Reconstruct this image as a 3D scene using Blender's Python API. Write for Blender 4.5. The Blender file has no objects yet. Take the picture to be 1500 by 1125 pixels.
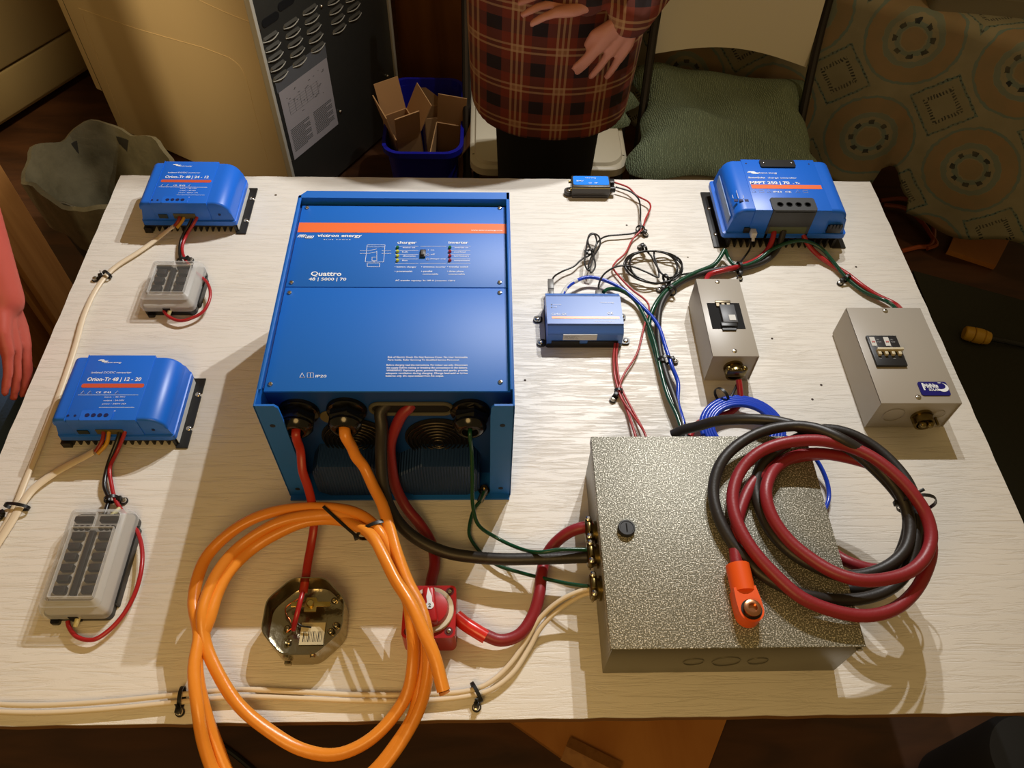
import bpy, bmesh, math, random
import numpy as np
from mathutils import Vector, Matrix
random.seed(7)
sc = bpy.context.scene
col = sc.collection

# ------------------------------------------------------------ camera
W_PX, H_PX, F_PX = 1500, 1125, 1150.0
PITCH, YAW, ROLL = 0.9313, -0.0538, 0.0433
CAM = Vector((-0.0297, -0.2516, 1.0494))
def cam_axes():
    cp, sp = math.cos(PITCH), math.sin(PITCH)
    f = Vector((0, cp, -sp)); u = Vector((0, sp, cp)); x = Vector((1, 0, 0))
    Z = Matrix.Rotation(YAW, 3, 'Z'); f, u, x = Z @ f, Z @ u, Z @ x
    c, s = math.cos(ROLL), math.sin(ROLL)
    return c*x + s*u, -s*x + c*u, f
CX, CU, CF = cam_axes()
cd = bpy.data.cameras.new('camera'); cam = bpy.data.objects.new('camera', cd); col.objects.link(cam)
cd.sensor_fit = 'HORIZONTAL'; cd.sensor_width = 36; cd.lens = 36*F_PX/W_PX; cd.clip_start = 0.02
m = Matrix((CX, CU, -CF)).transposed().to_4x4(); m.translation = CAM
cam.matrix_world = m; sc.camera = cam

def at(px, py, z=0.0):
    """world point at height z seen at photo pixel (px, py); board top is z = 0"""
    d = CF + CX*((px-W_PX/2)/F_PX) - CU*((py-H_PX/2)/F_PX)
    return CAM + d*((z-CAM.z)/d.z)

# ------------------------------------------------------------ light
w = bpy.data.worlds.new('world'); sc.world = w; w.use_nodes = True
w.node_tree.nodes['Background'].inputs[0].default_value = (1.0, 0.70, 0.30, 1)
w.node_tree.nodes['Background'].inputs[1].default_value = 0.185
def lamp(name, kind, loc, energy, colr, size=.01, target=None, **kw):
    l = bpy.data.lights.new(name, kind); l.energy = energy; l.color = colr
    if kind == 'AREA': l.size = size
    else: l.shadow_soft_size = size
    for k, v in kw.items(): setattr(l, k, v)
    o = bpy.data.objects.new(name, l); col.objects.link(o); o.location = loc
    if target is not None:
        o.rotation_euler = (Vector(target)-Vector(loc)).to_track_quat('-Z', 'Y').to_euler()
    return o
LWARM = (1.0, 0.985, 0.97)
lamp('work_lamp', 'SPOT', (.37, 1.56, 1.40), 69, LWARM, .011, (-.85, .25, 0), spot_size=math.radians(130), spot_blend=1)
lamp('work_lamp', 'SPOT', (.60, 1.57, 1.42), 69, LWARM, .011, (-.80, .25, 0), spot_size=math.radians(130), spot_blend=1)
lamp('warm_fill', 'POINT', (-.25, -.45, .85), 14, (1.0, .62, .22), .22)  # unseen warm fill near the viewer, added to lift the board's shadows
lamp('backdrop_fill', 'SPOT', (-1.2, .3, 1.70), 150, (1.0, .80, .50), .08, (-1.75, 2.25, -.45), spot_size=math.radians(52), spot_blend=.7)  # added spot without a real fixture, brightens the range and posts only
lamp('backdrop_fill', 'SPOT', (1.5, .7, 1.70), 24, (1.0, .76, .48), .08, (1.05, 2.0, -.2), spot_size=math.radians(52), spot_blend=.7)  # another added spot, lifts the chair and patterned cloth at the right
sc.view_settings.view_transform = 'Standard'; sc.view_settings.look = 'None'
sc.view_settings.exposure = 0.0; sc.view_settings.gamma = 1.0; sc.view_settings.use_curve_mapping = False

# ------------------------------------------------------------ materials
def lin(c):
    return tuple(((x/255)/12.92 if x/255 <= .04045 else ((x/255+.055)/1.055)**2.4) for x in c) + (1,)
MATS = {}
def M(name, rgb, rough=.5, metal=0.0, bump=None, var=None, emit=None, alpha=None, trans=None, coat=0, stretch=None, spec=None):
    """rgb sRGB 0-255; bump (scale, strength, distance); var (scale, second rgb, sharpness lo, hi)"""
    if name in MATS: return MATS[name]
    mt = bpy.data.materials.new(name); mt.use_nodes = True; nt = mt.node_tree; N = nt.nodes; L = nt.links
    b = N['Principled BSDF']; b.inputs['Base Color'].default_value = lin(rgb)
    b.inputs['Roughness'].default_value = rough; b.inputs['Metallic'].default_value = metal
    if coat: b.inputs['Coat Weight'].default_value = coat
    if spec is not None: b.inputs['Specular IOR Level'].default_value = spec
    if trans: b.inputs['Transmission Weight'].default_value = trans
    if alpha: b.inputs['Alpha'].default_value = alpha
    if emit: b.inputs['Emission Color'].default_value = lin(rgb); b.inputs['Emission Strength'].default_value = emit
    tc = N.new('ShaderNodeTexCoord'); mp = N.new('ShaderNodeMapping'); L.new(tc.outputs['Object'], mp.inputs[0])
    if stretch: mp.inputs['Scale'].default_value = stretch
    if bump:
        n = N.new('ShaderNodeTexNoise'); n.inputs['Scale'].default_value = bump[0]; n.inputs['Detail'].default_value = 6
        L.new(mp.outputs[0], n.inputs[0])
        bp = N.new('ShaderNodeBump'); bp.inputs['Strength'].default_value = bump[1]; bp.inputs['Distance'].default_value = bump[2]
        L.new(n.outputs[0], bp.inputs['Height']); L.new(bp.outputs[0], b.inputs['Normal'])
    if var:
        n = N.new('ShaderNodeTexNoise'); n.inputs['Scale'].default_value = var[0]; n.inputs['Detail'].default_value = 5
        L.new(mp.outputs[0], n.inputs[0])
        r = N.new('ShaderNodeValToRGB'); r.color_ramp.elements[0].position = var[2]; r.color_ramp.elements[1].position = var[3]
        r.color_ramp.elements[0].color = lin(rgb); r.color_ramp.elements[1].color = lin(var[1])
        L.new(n.outputs[0], r.inputs[0]); L.new(r.outputs[0], b.inputs['Base Color'])
    MATS[name] = mt; return mt

# ------------------------------------------------------------ mesh builder
class MB:
    def __init__(s): s.v = []; s.f = []
    def raw(s, v, f, mx=None):
        o = len(s.v)
        s.v += [tuple(mx @ Vector(p)) if mx else tuple(p) for p in v]
        s.f += [tuple(i+o for i in q) for q in f]; return s
    def bm(s, b, mx=None):
        b.verts.index_update()
        s.raw([v.co.copy() for v in b.verts], [[v.index for v in f.verts] for f in b.faces], mx); b.free(); return s
    def box(s, x0, x1, y0, y1, z0, z1, bev=0, seg=2, mx=None):
        b = bmesh.new(); bmesh.ops.create_cube(b, size=1)
        for v in b.verts:
            v.co = Vector(((x0+x1)/2+v.co.x*(x1-x0), (y0+y1)/2+v.co.y*(y1-y0), (z0+z1)/2+v.co.z*(z1-z0)))
        if bev: bmesh.ops.bevel(b, geom=b.edges[:], offset=bev, segments=seg, affect='EDGES', profile=.5)
        return s.bm(b, mx)
    def prism(s, pts, z0, z1, bev=0, seg=2, mx=None):
        b = bmesh.new(); n = len(pts)
        lo = [b.verts.new((x, y, z0)) for x, y in pts]; hi = [b.verts.new((x, y, z1)) for x, y in pts]
        b.faces.new(lo[::-1]); b.faces.new(hi)
        for i in range(n): b.faces.new((lo[i], lo[(i+1) % n], hi[(i+1) % n], hi[i]))
        if bev: bmesh.ops.bevel(b, geom=[e for e in b.edges if e.verts[0].co.z == z1 and e.verts[1].co.z == z1], offset=bev, segments=seg, affect='EDGES', profile=.5)
        return s.bm(b, mx)
    def cyl(s, p0, p1, r0, r1=None, seg=20, bev=0):
        r1 = r0 if r1 is None else r1
        p0 = Vector(p0); p1 = Vector(p1); d = (p1-p0); h = d.length
        q = d.to_track_quat('Z', 'Y').to_matrix().to_4x4(); q.translation = p0
        prof = [(r0, 0), (r1, h)] if not bev else [(r0-bev, 0), (r0, bev), (r1, h-bev), (r1-bev, h)]
        return s.lathe(prof, seg, q)
    def lathe(s, prof, seg=20, mx=None, caps=True, ang=0):
        v = []; f = []
        for r, z in prof:
            for k in range(seg):
                a = 2*math.pi*k/seg+ang; v.append((r*math.cos(a), r*math.sin(a), z))
        for j in range(len(prof)-1):
            for k in range(seg):
                a = j*seg+k; c = j*seg+(k+1) % seg; f.append((a, c, c+seg, a+seg))
        if caps: f.append(tuple(range(seg))[::-1]); f.append(tuple(range((len(prof)-1)*seg, len(prof)*seg)))
        return s.raw(v, f, mx)
    def sphere(s, c, r, sx=1, sy=1, sz=1, seg=16):
        prof = [(max(1e-5, math.sin(math.pi*i/8))*r, -math.cos(math.pi*i/8)*r) for i in range(9)]
        mx = Matrix.Translation(c) @ Matrix.Diagonal((sx, sy, sz, 1))
        return s.lathe(prof, seg, mx, caps=False)
    def loft(s, rings, caps=True, closed=True):
        n = len(rings[0]); v = [p for r in rings for p in r]; f = []
        for j in range(len(rings)-1):
            for k in range(n if closed else n-1):
                a = j*n+k; c = j*n+(k+1) % n; f.append((a, c, c+n, a+n))
        if caps: f.append(tuple(range(n))[::-1]); f.append(tuple(range((len(rings)-1)*n, len(rings)*n)))
        return s.raw(v, f)
    def tube(s, pts, r, seg=10, sub=6, flat=None, r_end=None, wob=0, closed=False, lobes=None, raw=False):
        """pts: list of Vectors; flat=(w,h) makes a flat cable of half width w and half height h"""
        P = [Vector(p) for p in pts] if raw else smooth(pts, sub, closed)
        n = len(P); rings = []; up = Vector((0, 0, 1)); prevs = None
        for i, p in enumerate(P):
            if closed: t = P[(i+1) % n]-P[i-1]
            else: t = P[min(i+1, n-1)]-P[max(i-1, 0)]
            if t.length < 1e-9: t = Vector((1, 0, 0))
            t.normalize()
            if flat:
                side = t.cross(up)
                if side.length < .05: side = prevs if prevs else Vector((1, 0, 0))
                side.normalize()
            else:
                side = t.cross(up) if prevs is None else prevs - t*prevs.dot(t)
                if side.length < 1e-3: side = t.cross(Vector((0, 1, 0)))
                side.normalize()
            prevs = side; nn = side.cross(t).normalized()
            ring = []
            for k in range(seg):
                a = 2*math.pi*k/seg
                if flat: o = side*(math.cos(a)*flat[0]) + nn*(math.sin(a)*flat[1])
                else:
                    rr_ = r
                    if wob: rr_ = r*(1+wob*math.sin(3*a+i*.35)+wob*.6*math.sin(2*a-i*.13))
                    o = side*(math.cos(a)*rr_) + nn*(math.sin(a)*rr_)
                ring.append(p+o)
            rings.append(ring)
        if closed: rings.append(rings[0]); return s.loft(rings, caps=False)
        return s.loft(rings)
    def build(s, name, mat, parent=None, smooth_ang=35, **props):
        me = bpy.data.meshes.new(name); me.from_pydata(s.v, [], s.f); me.validate()
        b = bmesh.new(); b.from_mesh(me)
        bmesh.ops.remove_doubles(b, verts=b.verts, dist=1e-6)
        bmesh.ops.recalc_face_normals(b, faces=b.faces)
        ca = math.radians(smooth_ang)
        for f in b.faces: f.smooth = True
        for e in b.edges:
            e.smooth = len(e.link_faces) == 2 and e.calc_face_angle(0) < ca
        b.to_mesh(me); b.free()
        return link_mesh(name, me, mat, parent, **props)
def link_mesh(name, me, mat, parent=None, **props):
    if me.materials: me.materials.clear()
    me.materials.append(mat)
    o = bpy.data.objects.new(name, me); col.objects.link(o)
    if parent is not None:
        o.parent = parent
        if parent.type == 'EMPTY': o.matrix_parent_inverse = Matrix.Translation(-parent.location)
    for k, v in props.items(): o[k] = v
    return o
def smooth(pts, sub=6, closed=False):
    P = [Vector(p) for p in pts]; n = len(P); out = []
    rng = n if closed else n-1
    for i in range(rng):
        if closed: a, b, c, d = P[i-1], P[i], P[(i+1) % n], P[(i+2) % n]
        else: b, c = P[i], P[i+1]; a = P[i-1] if i else b*2-c; d = P[i+2] if i+2 < n else c*2-b
        t0, t1, t2, t3 = 0, max(1e-6, (b-a).length**.5), 0, 0
        t2 = t1+max(1e-6, (c-b).length**.5); t3 = t2+max(1e-6, (d-c).length**.5)
        for k in range(sub):
            t = t1+(t2-t1)*k/sub
            A1 = a*((t1-t)/(t1-t0))+b*((t-t0)/(t1-t0)); A2 = b*((t2-t)/(t2-t1))+c*((t-t1)/(t2-t1)); A3 = c*((t3-t)/(t3-t2))+d*((t-t2)/(t3-t2))
            B1 = A1*((t2-t)/(t2-t0))+A2*((t-t0)/(t2-t0)); B2 = A2*((t3-t)/(t3-t1))+A3*((t-t1)/(t3-t1))
            out.append(B1*((t2-t)/(t2-t1))+B2*((t-t1)/(t2-t1)))
    if not closed: out.append(P[-1])
    return out
def thing(name, label, cat, loc=(0, 0, 0), group=None):
    o = bpy.data.objects.new(name, None); col.objects.link(o); o.location = loc; o.empty_display_size = .05
    o['label'] = label; o['category'] = cat
    if group: o['group'] = group
    return o
def tag(o, label, cat, group=None, kind=None):
    o['label'] = label; o['category'] = cat
    if group: o['group'] = group
    if kind: o['kind'] = kind
    return o
def rr(x0, x1, y0, y1, r, n=5):
    out = []
    for cx, cy, a0 in ((x1-r, y0+r, -90), (x1-r, y1-r, 0), (x0+r, y1-r, 90), (x0+r, y0+r, 180)):
        for k in range(n+1):
            a = math.radians(a0+90*k/n); out.append((cx+r*math.cos(a), cy+r*math.sin(a)))
    return out
def ring3(x0, x1, y0, y1, r, z, n=5): return [(x, y, z) for x, y in rr(x0, x1, y0, y1, r, n)]

# lettering: real raised text turned to mesh, laid on a plane (origin, x axis, y axis)
def letters(name, items, mat, parent, plane=((0, 0, 0.225), (1, 0, 0), (0, 1, 0)), lift=.0004, thick=.0002):
    """items: (text, x_left, x_right, y_base, cap_height[, bold]) in the plane's own metres"""
    mb = MB()
    for it in items:
        t, xl, xr, yb, h = it[:5]; bold = it[5] if len(it) > 5 else 0; shear = it[6] if len(it) > 6 else 0
        cu = bpy.data.curves.new('tmp', 'FONT'); cu.body = t; cu.size = 1; cu.fill_mode = 'FRONT'; cu.offset = bold; cu.resolution_u = 2; cu.shear = shear
        ob = bpy.data.objects.new('tmp', cu); col.objects.link(ob)
        dg = bpy.context.evaluated_depsgraph_get(); me = bpy.data.meshes.new_from_object(ob.evaluated_get(dg))
        xs = [v.co.x for v in me.vertices]
        if xs:
            x0, x1 = min(xs), max(xs); sx = (xr-xl)/(x1-x0) if xr is not None else h/.7; sy = h/.7
            V = [(xl+(v.co.x-x0)*sx, yb+v.co.y*sy, lift) for v in me.vertices]
            if plane:
                o, ax, ay = [Vector(q) for q in plane]; nz = ax.cross(ay).normalized()
                V = [o+ax*p[0]+ay*p[1]+nz*p[2] for p in V]
            mb.raw(V, [list(p.vertices) for p in me.polygons])
        bpy.data.objects.remove(ob); bpy.data.meshes.remove(me); bpy.data.curves.remove(cu)
    if name is None: return mb
    return mb.build(name, mat, parent)
TOP = lambda z: ((0, 0, z), (1, 0, 0), (0, 1, 0))

def remesh_blob(name, chains, voxel, mat, parent=None, smooth_it=3, extra=None):
    """one continuous skin from tapered limbs: chains of (point, radius)"""
    mb = MB()
    for ch in chains:
        for i, (p, r) in enumerate(ch):
            mb.sphere(Vector(p), r, seg=14)
            if i:
                q, r2 = ch[i-1]
                if (Vector(p)-Vector(q)).length > 1e-4: mb.cyl(q, p, r2, r, seg=14)
    if extra: extra(mb)
    me = bpy.data.meshes.new('tmp'); me.from_pydata(mb.v, [], mb.f); me.validate()
    b = bmesh.new(); b.from_mesh(me); bmesh.ops.recalc_face_normals(b, faces=b.faces); b.to_mesh(me); b.free()
    ob = bpy.data.objects.new('tmp', me); col.objects.link(ob)
    md = ob.modifiers.new('r', 'REMESH'); md.mode = 'VOXEL'; md.voxel_size = voxel
    ms = ob.modifiers.new('s', 'SMOOTH'); ms.iterations = smooth_it; ms.factor = .6
    dg = bpy.context.evaluated_depsgraph_get(); me2 = bpy.data.meshes.new_from_object(ob.evaluated_get(dg))
    bpy.data.objects.remove(ob); me2.name = name
    for p in me2.polygons: p.use_smooth = True
    return link_mesh(name, me2, mat, parent)

# palette
BLUE = M('blue_powder_coat', (18, 102, 196), .5, bump=(900, .12, .0004))
BLUED = M('dark_blue_powder_coat', (10, 60, 130), .5)
BLUEP = M('blue_plastic', (25, 105, 215), .38)
ORANGE = M('orange_print', (236, 110, 50), .5)
ORANGE2 = M('orange_red_print', (205, 85, 55), .5)
WHITEP = M('white_print', (235, 240, 245), .5)
BLACK = M('black_plastic', (18, 18, 18), .38)
BLACKG = M('glossy_black_plastic', (14, 13, 12), .16)
BLACKM = M('matte_black_metal', (30, 29, 28), .5, .2)
STEEL = M('zinc_steel', (190, 185, 175), .25, 1.0)
SCREW = M('screw_steel', (200, 195, 185), .22, 1.0)
BRASS = M('yellow_zinc', (128, 112, 70), .3, 1.0, bump=(200, .2, .001))
# ============================================================ SETTING
FL = -0.78
def wood(name, c1, c2, scale=6, stretch=(1, 12, 1), rough=.6, bump=.15, rot=0):
    mt = bpy.data.materials.new(name); mt.use_nodes = True; nt = mt.node_tree; N = nt.nodes; L = nt.links
    b = N['Principled BSDF']; b.inputs['Roughness'].default_value = rough
    tc = N.new('ShaderNodeTexCoord'); mp = N.new('ShaderNodeMapping'); mp.inputs['Scale'].default_value = stretch; mp.inputs['Rotation'].default_value = (0, 0, rot)
    n = N.new('ShaderNodeTexNoise'); n.inputs['Scale'].default_value = scale; n.inputs['Detail'].default_value = 8; n.inputs['Distortion'].default_value = .8
    r = N.new('ShaderNodeValToRGB'); r.color_ramp.elements[0].color = lin(c1); r.color_ramp.elements[1].color = lin(c2)
    r.color_ramp.elements[0].position = .3; r.color_ramp.elements[1].position = .7
    bp = N.new('ShaderNodeBump'); bp.inputs['Strength'].default_value = bump; bp.inputs['Distance'].default_value = .01
    L.new(tc.outputs['Object'], mp.inputs[0]); L.new(mp.outputs[0], n.inputs[0]); L.new(n.outputs[0], r.inputs[0]); L.new(r.outputs[0], b.inputs['Base Color'])
    L.new(n.outputs[0], bp.inputs['Height']); L.new(bp.outputs[0], b.inputs['Normal']); return mt
FLOORM = wood('worn_brown_floor', (58, 34, 18), (92, 56, 30), 3, (1, 5, 1), .55, .1, .55)
mb = MB(); mb.box(-3.2, 3.4, -1.6, 3.6, FL-.05, FL); o = mb.build('floor', FLOORM); o['kind'] = 'structure'
WALLM = wood('brown_plywood_wall', (110, 66, 28), (140, 88, 40), 2, (6, 1, 1), .6, .1)
mb = MB(); mb.box(-3.2, 3.4, 3.5, 3.56, FL, 1.9); o = mb.build('wall_back', WALLM); o['kind'] = 'structure'

# ------------------------------------------------------------ painted board
def board_mat():
    mt = bpy.data.materials.new('white_painted_plywood'); mt.use_nodes = True; nt = mt.node_tree; N = nt.nodes; L = nt.links
    b = N['Principled BSDF']; b.inputs['Roughness'].default_value = .42
    tc = N.new('ShaderNodeTexCoord')
    mp = N.new('ShaderNodeMapping'); mp.inputs['Scale'].default_value = (5, 62, 1); L.new(tc.outputs['Object'], mp.inputs[0])
    n = N.new('ShaderNodeTexNoise'); n.inputs['Scale'].default_value = 2.2; n.inputs['Detail'].default_value = 7; n.inputs['Roughness'].default_value = .6; n.inputs['Distortion'].default_value = 1.3
    L.new(mp.outputs[0], n.inputs[0])
    r = N.new('ShaderNodeValToRGB'); r.color_ramp.elements[0].position = .32; r.color_ramp.elements[1].position = .52
    L.new(n.outputs[0], r.inputs[0])
    n3 = N.new('ShaderNodeTexNoise'); n3.inputs['Scale'].default_value = 7; n3.inputs['Detail'].default_value = 3; L.new(tc.outputs['Object'], n3.inputs[0])
    mx = N.new('ShaderNodeMath'); mx.operation = 'MULTIPLY'; L.new(r.outputs[0], mx.inputs[0]); L.new(n3.outputs[0], mx.inputs[1])
    bp = N.new('ShaderNodeBump'); bp.inputs['Strength'].default_value = .42; bp.inputs['Distance'].default_value = .0032
    L.new(mx.outputs[0], bp.inputs['Height'])
    n4 = N.new('ShaderNodeTexNoise'); n4.inputs['Scale'].default_value = 400; L.new(tc.outputs['Object'], n4.inputs[0])
    bp2 = N.new('ShaderNodeBump'); bp2.inputs['Strength'].default_value = .2; bp2.inputs['Distance'].default_value = .0006
    L.new(n4.outputs[0], bp2.inputs['Height']); L.new(bp.outputs[0], bp2.inputs['Normal']); L.new(bp2.outputs[0], b.inputs['Normal'])
    # colour: paint slightly thinner along the grain, a few dark pits
    c = N.new('ShaderNodeMix'); c.data_type = 'RGBA'; c.inputs['A'].default_value = lin((223, 217, 206)); c.inputs['B'].default_value = lin((227, 222, 212))
    L.new(r.outputs[0], c.inputs['Factor'])
    v = N.new('ShaderNodeTexVoronoi'); v.inputs['Scale'].default_value = 7.5; L.new(tc.outputs['Object'], v.inputs[0])
    lt = N.new('ShaderNodeMath'); lt.operation = 'LESS_THAN'; lt.inputs[1].default_value = .022; L.new(v.outputs['Distance'], lt.inputs[0])
    c2 = N.new('ShaderNodeMix'); c2.data_type = 'RGBA'; c2.inputs['B'].default_value = lin((90, 75, 55)); L.new(c.outputs['Result'], c2.inputs['A']); L.new(lt.outputs[0], c2.inputs['Factor'])
    L.new(c2.outputs['Result'], b.inputs['Base Color']); return mt
PAINT = board_mat()
bd = thing('plywood_board', 'white painted plywood board carrying all of the electrical devices', 'board', (0, .53, -.018))
mb = MB(); xs = np.linspace(-.775, .775, 60); ys = np.linspace(0, 1.057, 40)
def jag(k): return .0004*math.sin(k*1.7)+.0004*math.sin(k*3.9+1)
pts = [(x, 0+jag(i)) for i, x in enumerate(xs)]+[(.775+jag(i+9), y) for i, y in enumerate(ys[1:-1])]+[(x, 1.057+jag(i+5)) for i, x in enumerate(xs[::-1])]+[(-.775+jag(i+3), y) for i, y in enumerate(ys[::-1][1:-1])]
mb.prism(pts, -.003, 0, .001); mb.build('painted_face', PAINT, bd)
mb = MB(); mb.prism(pts, -.018, -.003); mb.build('plywood_core', wood('plywood_edge', (150, 105, 60), (110, 72, 38), 8, (1, 1, 300)), bd)
# trestle under the board
PINE = wood('pine_lumber', (150, 100, 48), (176, 124, 66), 3, (14, 14, 1), .55, .12)
PLY = wood('orange_plywood', (176, 110, 46), (200, 136, 66), 3, (3, 1, 1), .5, .05, .4)
for i, x in enumerate((-.52, .50)):
    t = thing('sawhorse', ('pine sawhorse under the left half of the white board', 'pine sawhorse under the right half of the white board')[i], 'sawhorse', (x, .55, FL))
    mb = MB(); mb.box(x-.045, x+.045, .12, .98, -.057, -.019, .002); mb.build('beam', PINE, t)
    for y in (.2, .9):
        for s in (-1, 1):
            mb = MB(); mb.tube([(x+s*.03, y, -.05), (x+s*.20, y, FL+.02)], .02, 4, 1); mb.build('leg', PINE, t)

# ============================================================ INVERTER
inv = thing('inverter_charger', 'large blue inverter charger with orange stripe, biggest device on the board', 'inverter', (-.16, .52, 0))
X0, X1, Y0, Y1, ZT = -.323, .006, .319, .730, .235
YP0, YP1, ZP = .349, .707, .225
mb = MB()
mb.box(X0, X0+.0025, Y0, Y1-.012, .001, ZT, .0008)
mb.box(X0+.0005, X0+.0055, YP0-.004, Y1-.01, ZT-.003, ZT, .0008)
mb.box(X1-.0025, X1, Y0, Y1-.0, .001, ZT, .0008)
mb.box(X1-.0055, X1-.0005, YP0-.004, Y1, ZT-.003, ZT, .0008)
mb.prism([(X0+.012, Y1), (X0, Y1-.014), (X0, Y1-.016), (X1, Y1-.016), (X1, Y1)], .001, ZT, .002)   # far end wall
mb.build('side_walls', BLUE, inv)
mb = MB(); mb.box(X0+.002, X1-.002, Y0-.008, Y1-.01, .0006, .004); mb.build('back_plate', BLUE, inv)
mb = MB()
for xa, s in ((X0, 1), (X1, -1)):
    fl = MB(); w_ = .031
    pts = [(xa, .001), (xa+s*.029, .001), (xa+s*w_, .004), (xa+s*w_, ZT-.028), (xa+s*(w_-.001), ZT-.006), (xa+s*(w_-.005), ZT-.0005), (xa, ZT-.0005)]
    if s < 0: pts = pts[::-1]
    mx = Matrix.Translation((0, Y0+.003, 0)) @ Matrix.Rotation(math.pi/2, 4, 'X')
    fl.prism(pts, 0, .003, 0, mx=mx); f_ = fl.build('end_flange', BLUE, inv)
    for hz in (ZT-.045, .022):
        hb = MB(); hb.cyl((xa+s*.015, Y0-.0003, hz), (xa+s*.015, Y0+.0002, hz), .0036)
        hb.build('screw_hole', M('hole_dark', (20, 30, 50), .7), f_)
mb = MB(); mb.box(X0+.003, X1-.003, .356, .712, .004, ZP-.003); mb.build('body_shell', BLUED, inv)
mb = MB(); mb.box(X0+.006, X1-.005, YP0+.1735+.012, YP1, ZP-.003, ZP, .0006)
pan = mb.build('upper_panel', BLUE, inv)
ysp = at(560, 421, ZP).y
mb = MB(); mb.box(X0+.006, X1-.005, YP0, ysp-.0008, ZP-.003, ZP, .0006); pan2 = mb.build('lower_panel', BLUE, inv)
me = pan.data
for v in me.vertices:
    if v.co.y < (YP0+YP1)/2+.05: v.co.y += (ysp+.0008)-(YP0+.1735+.012)
# orange stripe
ya, yb_ = at(560, 341, ZP).y, at(560, 327, ZP).y
mb = MB(); mb.box(X0+.007, X1-.006, ya, yb_, ZP, ZP+.0003); mb.build('orange_stripe', ORANGE, pan)
def px_item(t, pxl, pxr, pyb, h, z, bold=0, shear=0):
    a = at(pxl, pyb, z); b = at(pxr, pyb, z); return (t, a.x, b.x, a.y, h, bold, shear)
Z = ZP
T = [px_item('victron energy', 465, 530, 347, .0062, Z, .022, .12), px_item('B L U E   P O W E R', 474, 514, 351.5, .0014, Z, .02),
     px_item('www.victronenergy.com', 690, 736, 338, .0022, Z, .01),
     px_item('charger', 582, 610, 357, .0052, Z, .02), px_item('inverter', 657, 686, 357, .0052, Z, .02),
     px_item('mains on', 590, 608, 363.5, .0024, Z, .01), px_item('bulk', 589, 598, 370, .0024, Z, .01), px_item('absorption', 590, 609, 376, .0024, Z, .01), px_item('float', 589, 597, 382.5, .0024, Z, .01),
     px_item('inverter on', 666, 686, 363.5, .0024, Z, .01), px_item('overload', 665, 682, 370, .0024, Z, .01), px_item('low battery', 665, 687, 376, .0024, Z, .01), px_item('temperature', 665, 688, 382.5, .0024, Z, .01),
     px_item('I  on', 627, 636, 367, .0022, Z, .01), px_item('off', 631, 637, 373.5, .0024, Z, .01), px_item('charger only', 630, 653, 380, .0024, Z, .01),
     px_item('• battery charger', 578, 610, 392, .0028, Z, .012), px_item('• powerassist', 578, 604, 398.5, .0028, Z, .012),
     px_item('• sinewave inverter', 617, 653, 392, .0028, Z, .012), px_item('• parallel', 617, 633, 398.5, .0028, Z, .012), px_item('connectable', 619, 642, 402.5, .0026, Z, .012),
     px_item('• transfer switch', 655, 686, 392, .0028, Z, .012), px_item('• three phase', 655, 679, 398.5, .0028, Z, .012), px_item('connectable', 657, 681, 402.5, .0026, Z, .012),
     px_item('AC transfer capacity: 2x 100 A | inverter: 120 V', 579, 667, 412, .0028, Z, .012),
     px_item('Quattro', 455, 500, 404, .0085, Z, .018), px_item('48 | 5000 | 70', 452, 507, 411, .0056, Z, .014)]
letters('lettering', T, WHITEP, pan)
T = [px_item('Risk of Electric Shock. Do Not Remove Cover. No User Serviceable', 568, 685, 524.5, .0028, Z, .012),
     px_item('Parts Inside. Refer Servicing To Qualified Service Personnel.', 568, 673, 528.5, .0028, Z, .012),
     px_item('Before charging read the instructions. For indoor use only. Disconnect', 566, 685, 536, .0028, Z, .012),
     px_item('the supply before making or breaking the connections to the battery.', 566, 685, 540, .0028, Z, .012),
     px_item('WARNING: Explosive gases, prevent flames and sparks, provide', 566, 685, 544, .0028, Z, .012),
     px_item('adequate ventilation during charging. Charge lead-acid or Li-Ion', 565, 685, 548, .0028, Z, .012),
     px_item('batteries only. DC input isolated from AC output.', 565, 650, 552, .0028, Z, .012),
     px_item('IP20', 462, 478, 553, .0042, Z, .012)]
letters('lettering', T, WHITEP, pan2)
def lines(name, segs, z, r, mat, parent):
    mb = MB()
    for a, b in segs:
        A = at(*a, z); B = at(*b, z); d = (B-A); n = Vector((-d.y, d.x, 0)).normalized()*r
        zz = Vector((0, 0, z+.0004)); A.z = B.z = 0
        mb.raw([A-n+zz, B-n+zz, B+n+zz, A+n+zz], [(0, 1, 2, 3)])
    return mb.build(name, mat, parent)
S = []
for y in (361, 367, 373, 379.5, 386): S += [((579, y), (613, y)), ((656, y), (689, y))]
S += [((616, 361), (654, 361)), ((615, 386), (654, 386)),
      ((538, 359), (564, 359)), ((538, 362), (564, 362)), ((538, 359), (535, 384)), ((564, 359), (562, 384)), ((535, 384), (562, 384)),
      ((527, 367.5), (542, 367.5)), ((527, 371.5), (542, 371.5)), ((559, 367.5), (573, 367.5)), ((559, 371.5), (573, 371.5)), ((542, 367), (552, 365)), ((542, 371), (552, 369)), ((552, 368), (552, 377)),
      ((545, 377), (552, 377)), ((545, 382), (552, 382)), ((545, 377), (545, 382)), ((552, 377), (552, 382)), ((548, 382), (548, 385)),
      ((538, 385.5), (556, 385.5)), ((538, 391), (556, 391)), ((538, 385.5), (538, 391)), ((556, 385.5), (556, 391))]
lines('printed_diagram', S, ZP, .00028, WHITEP, pan)
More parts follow.
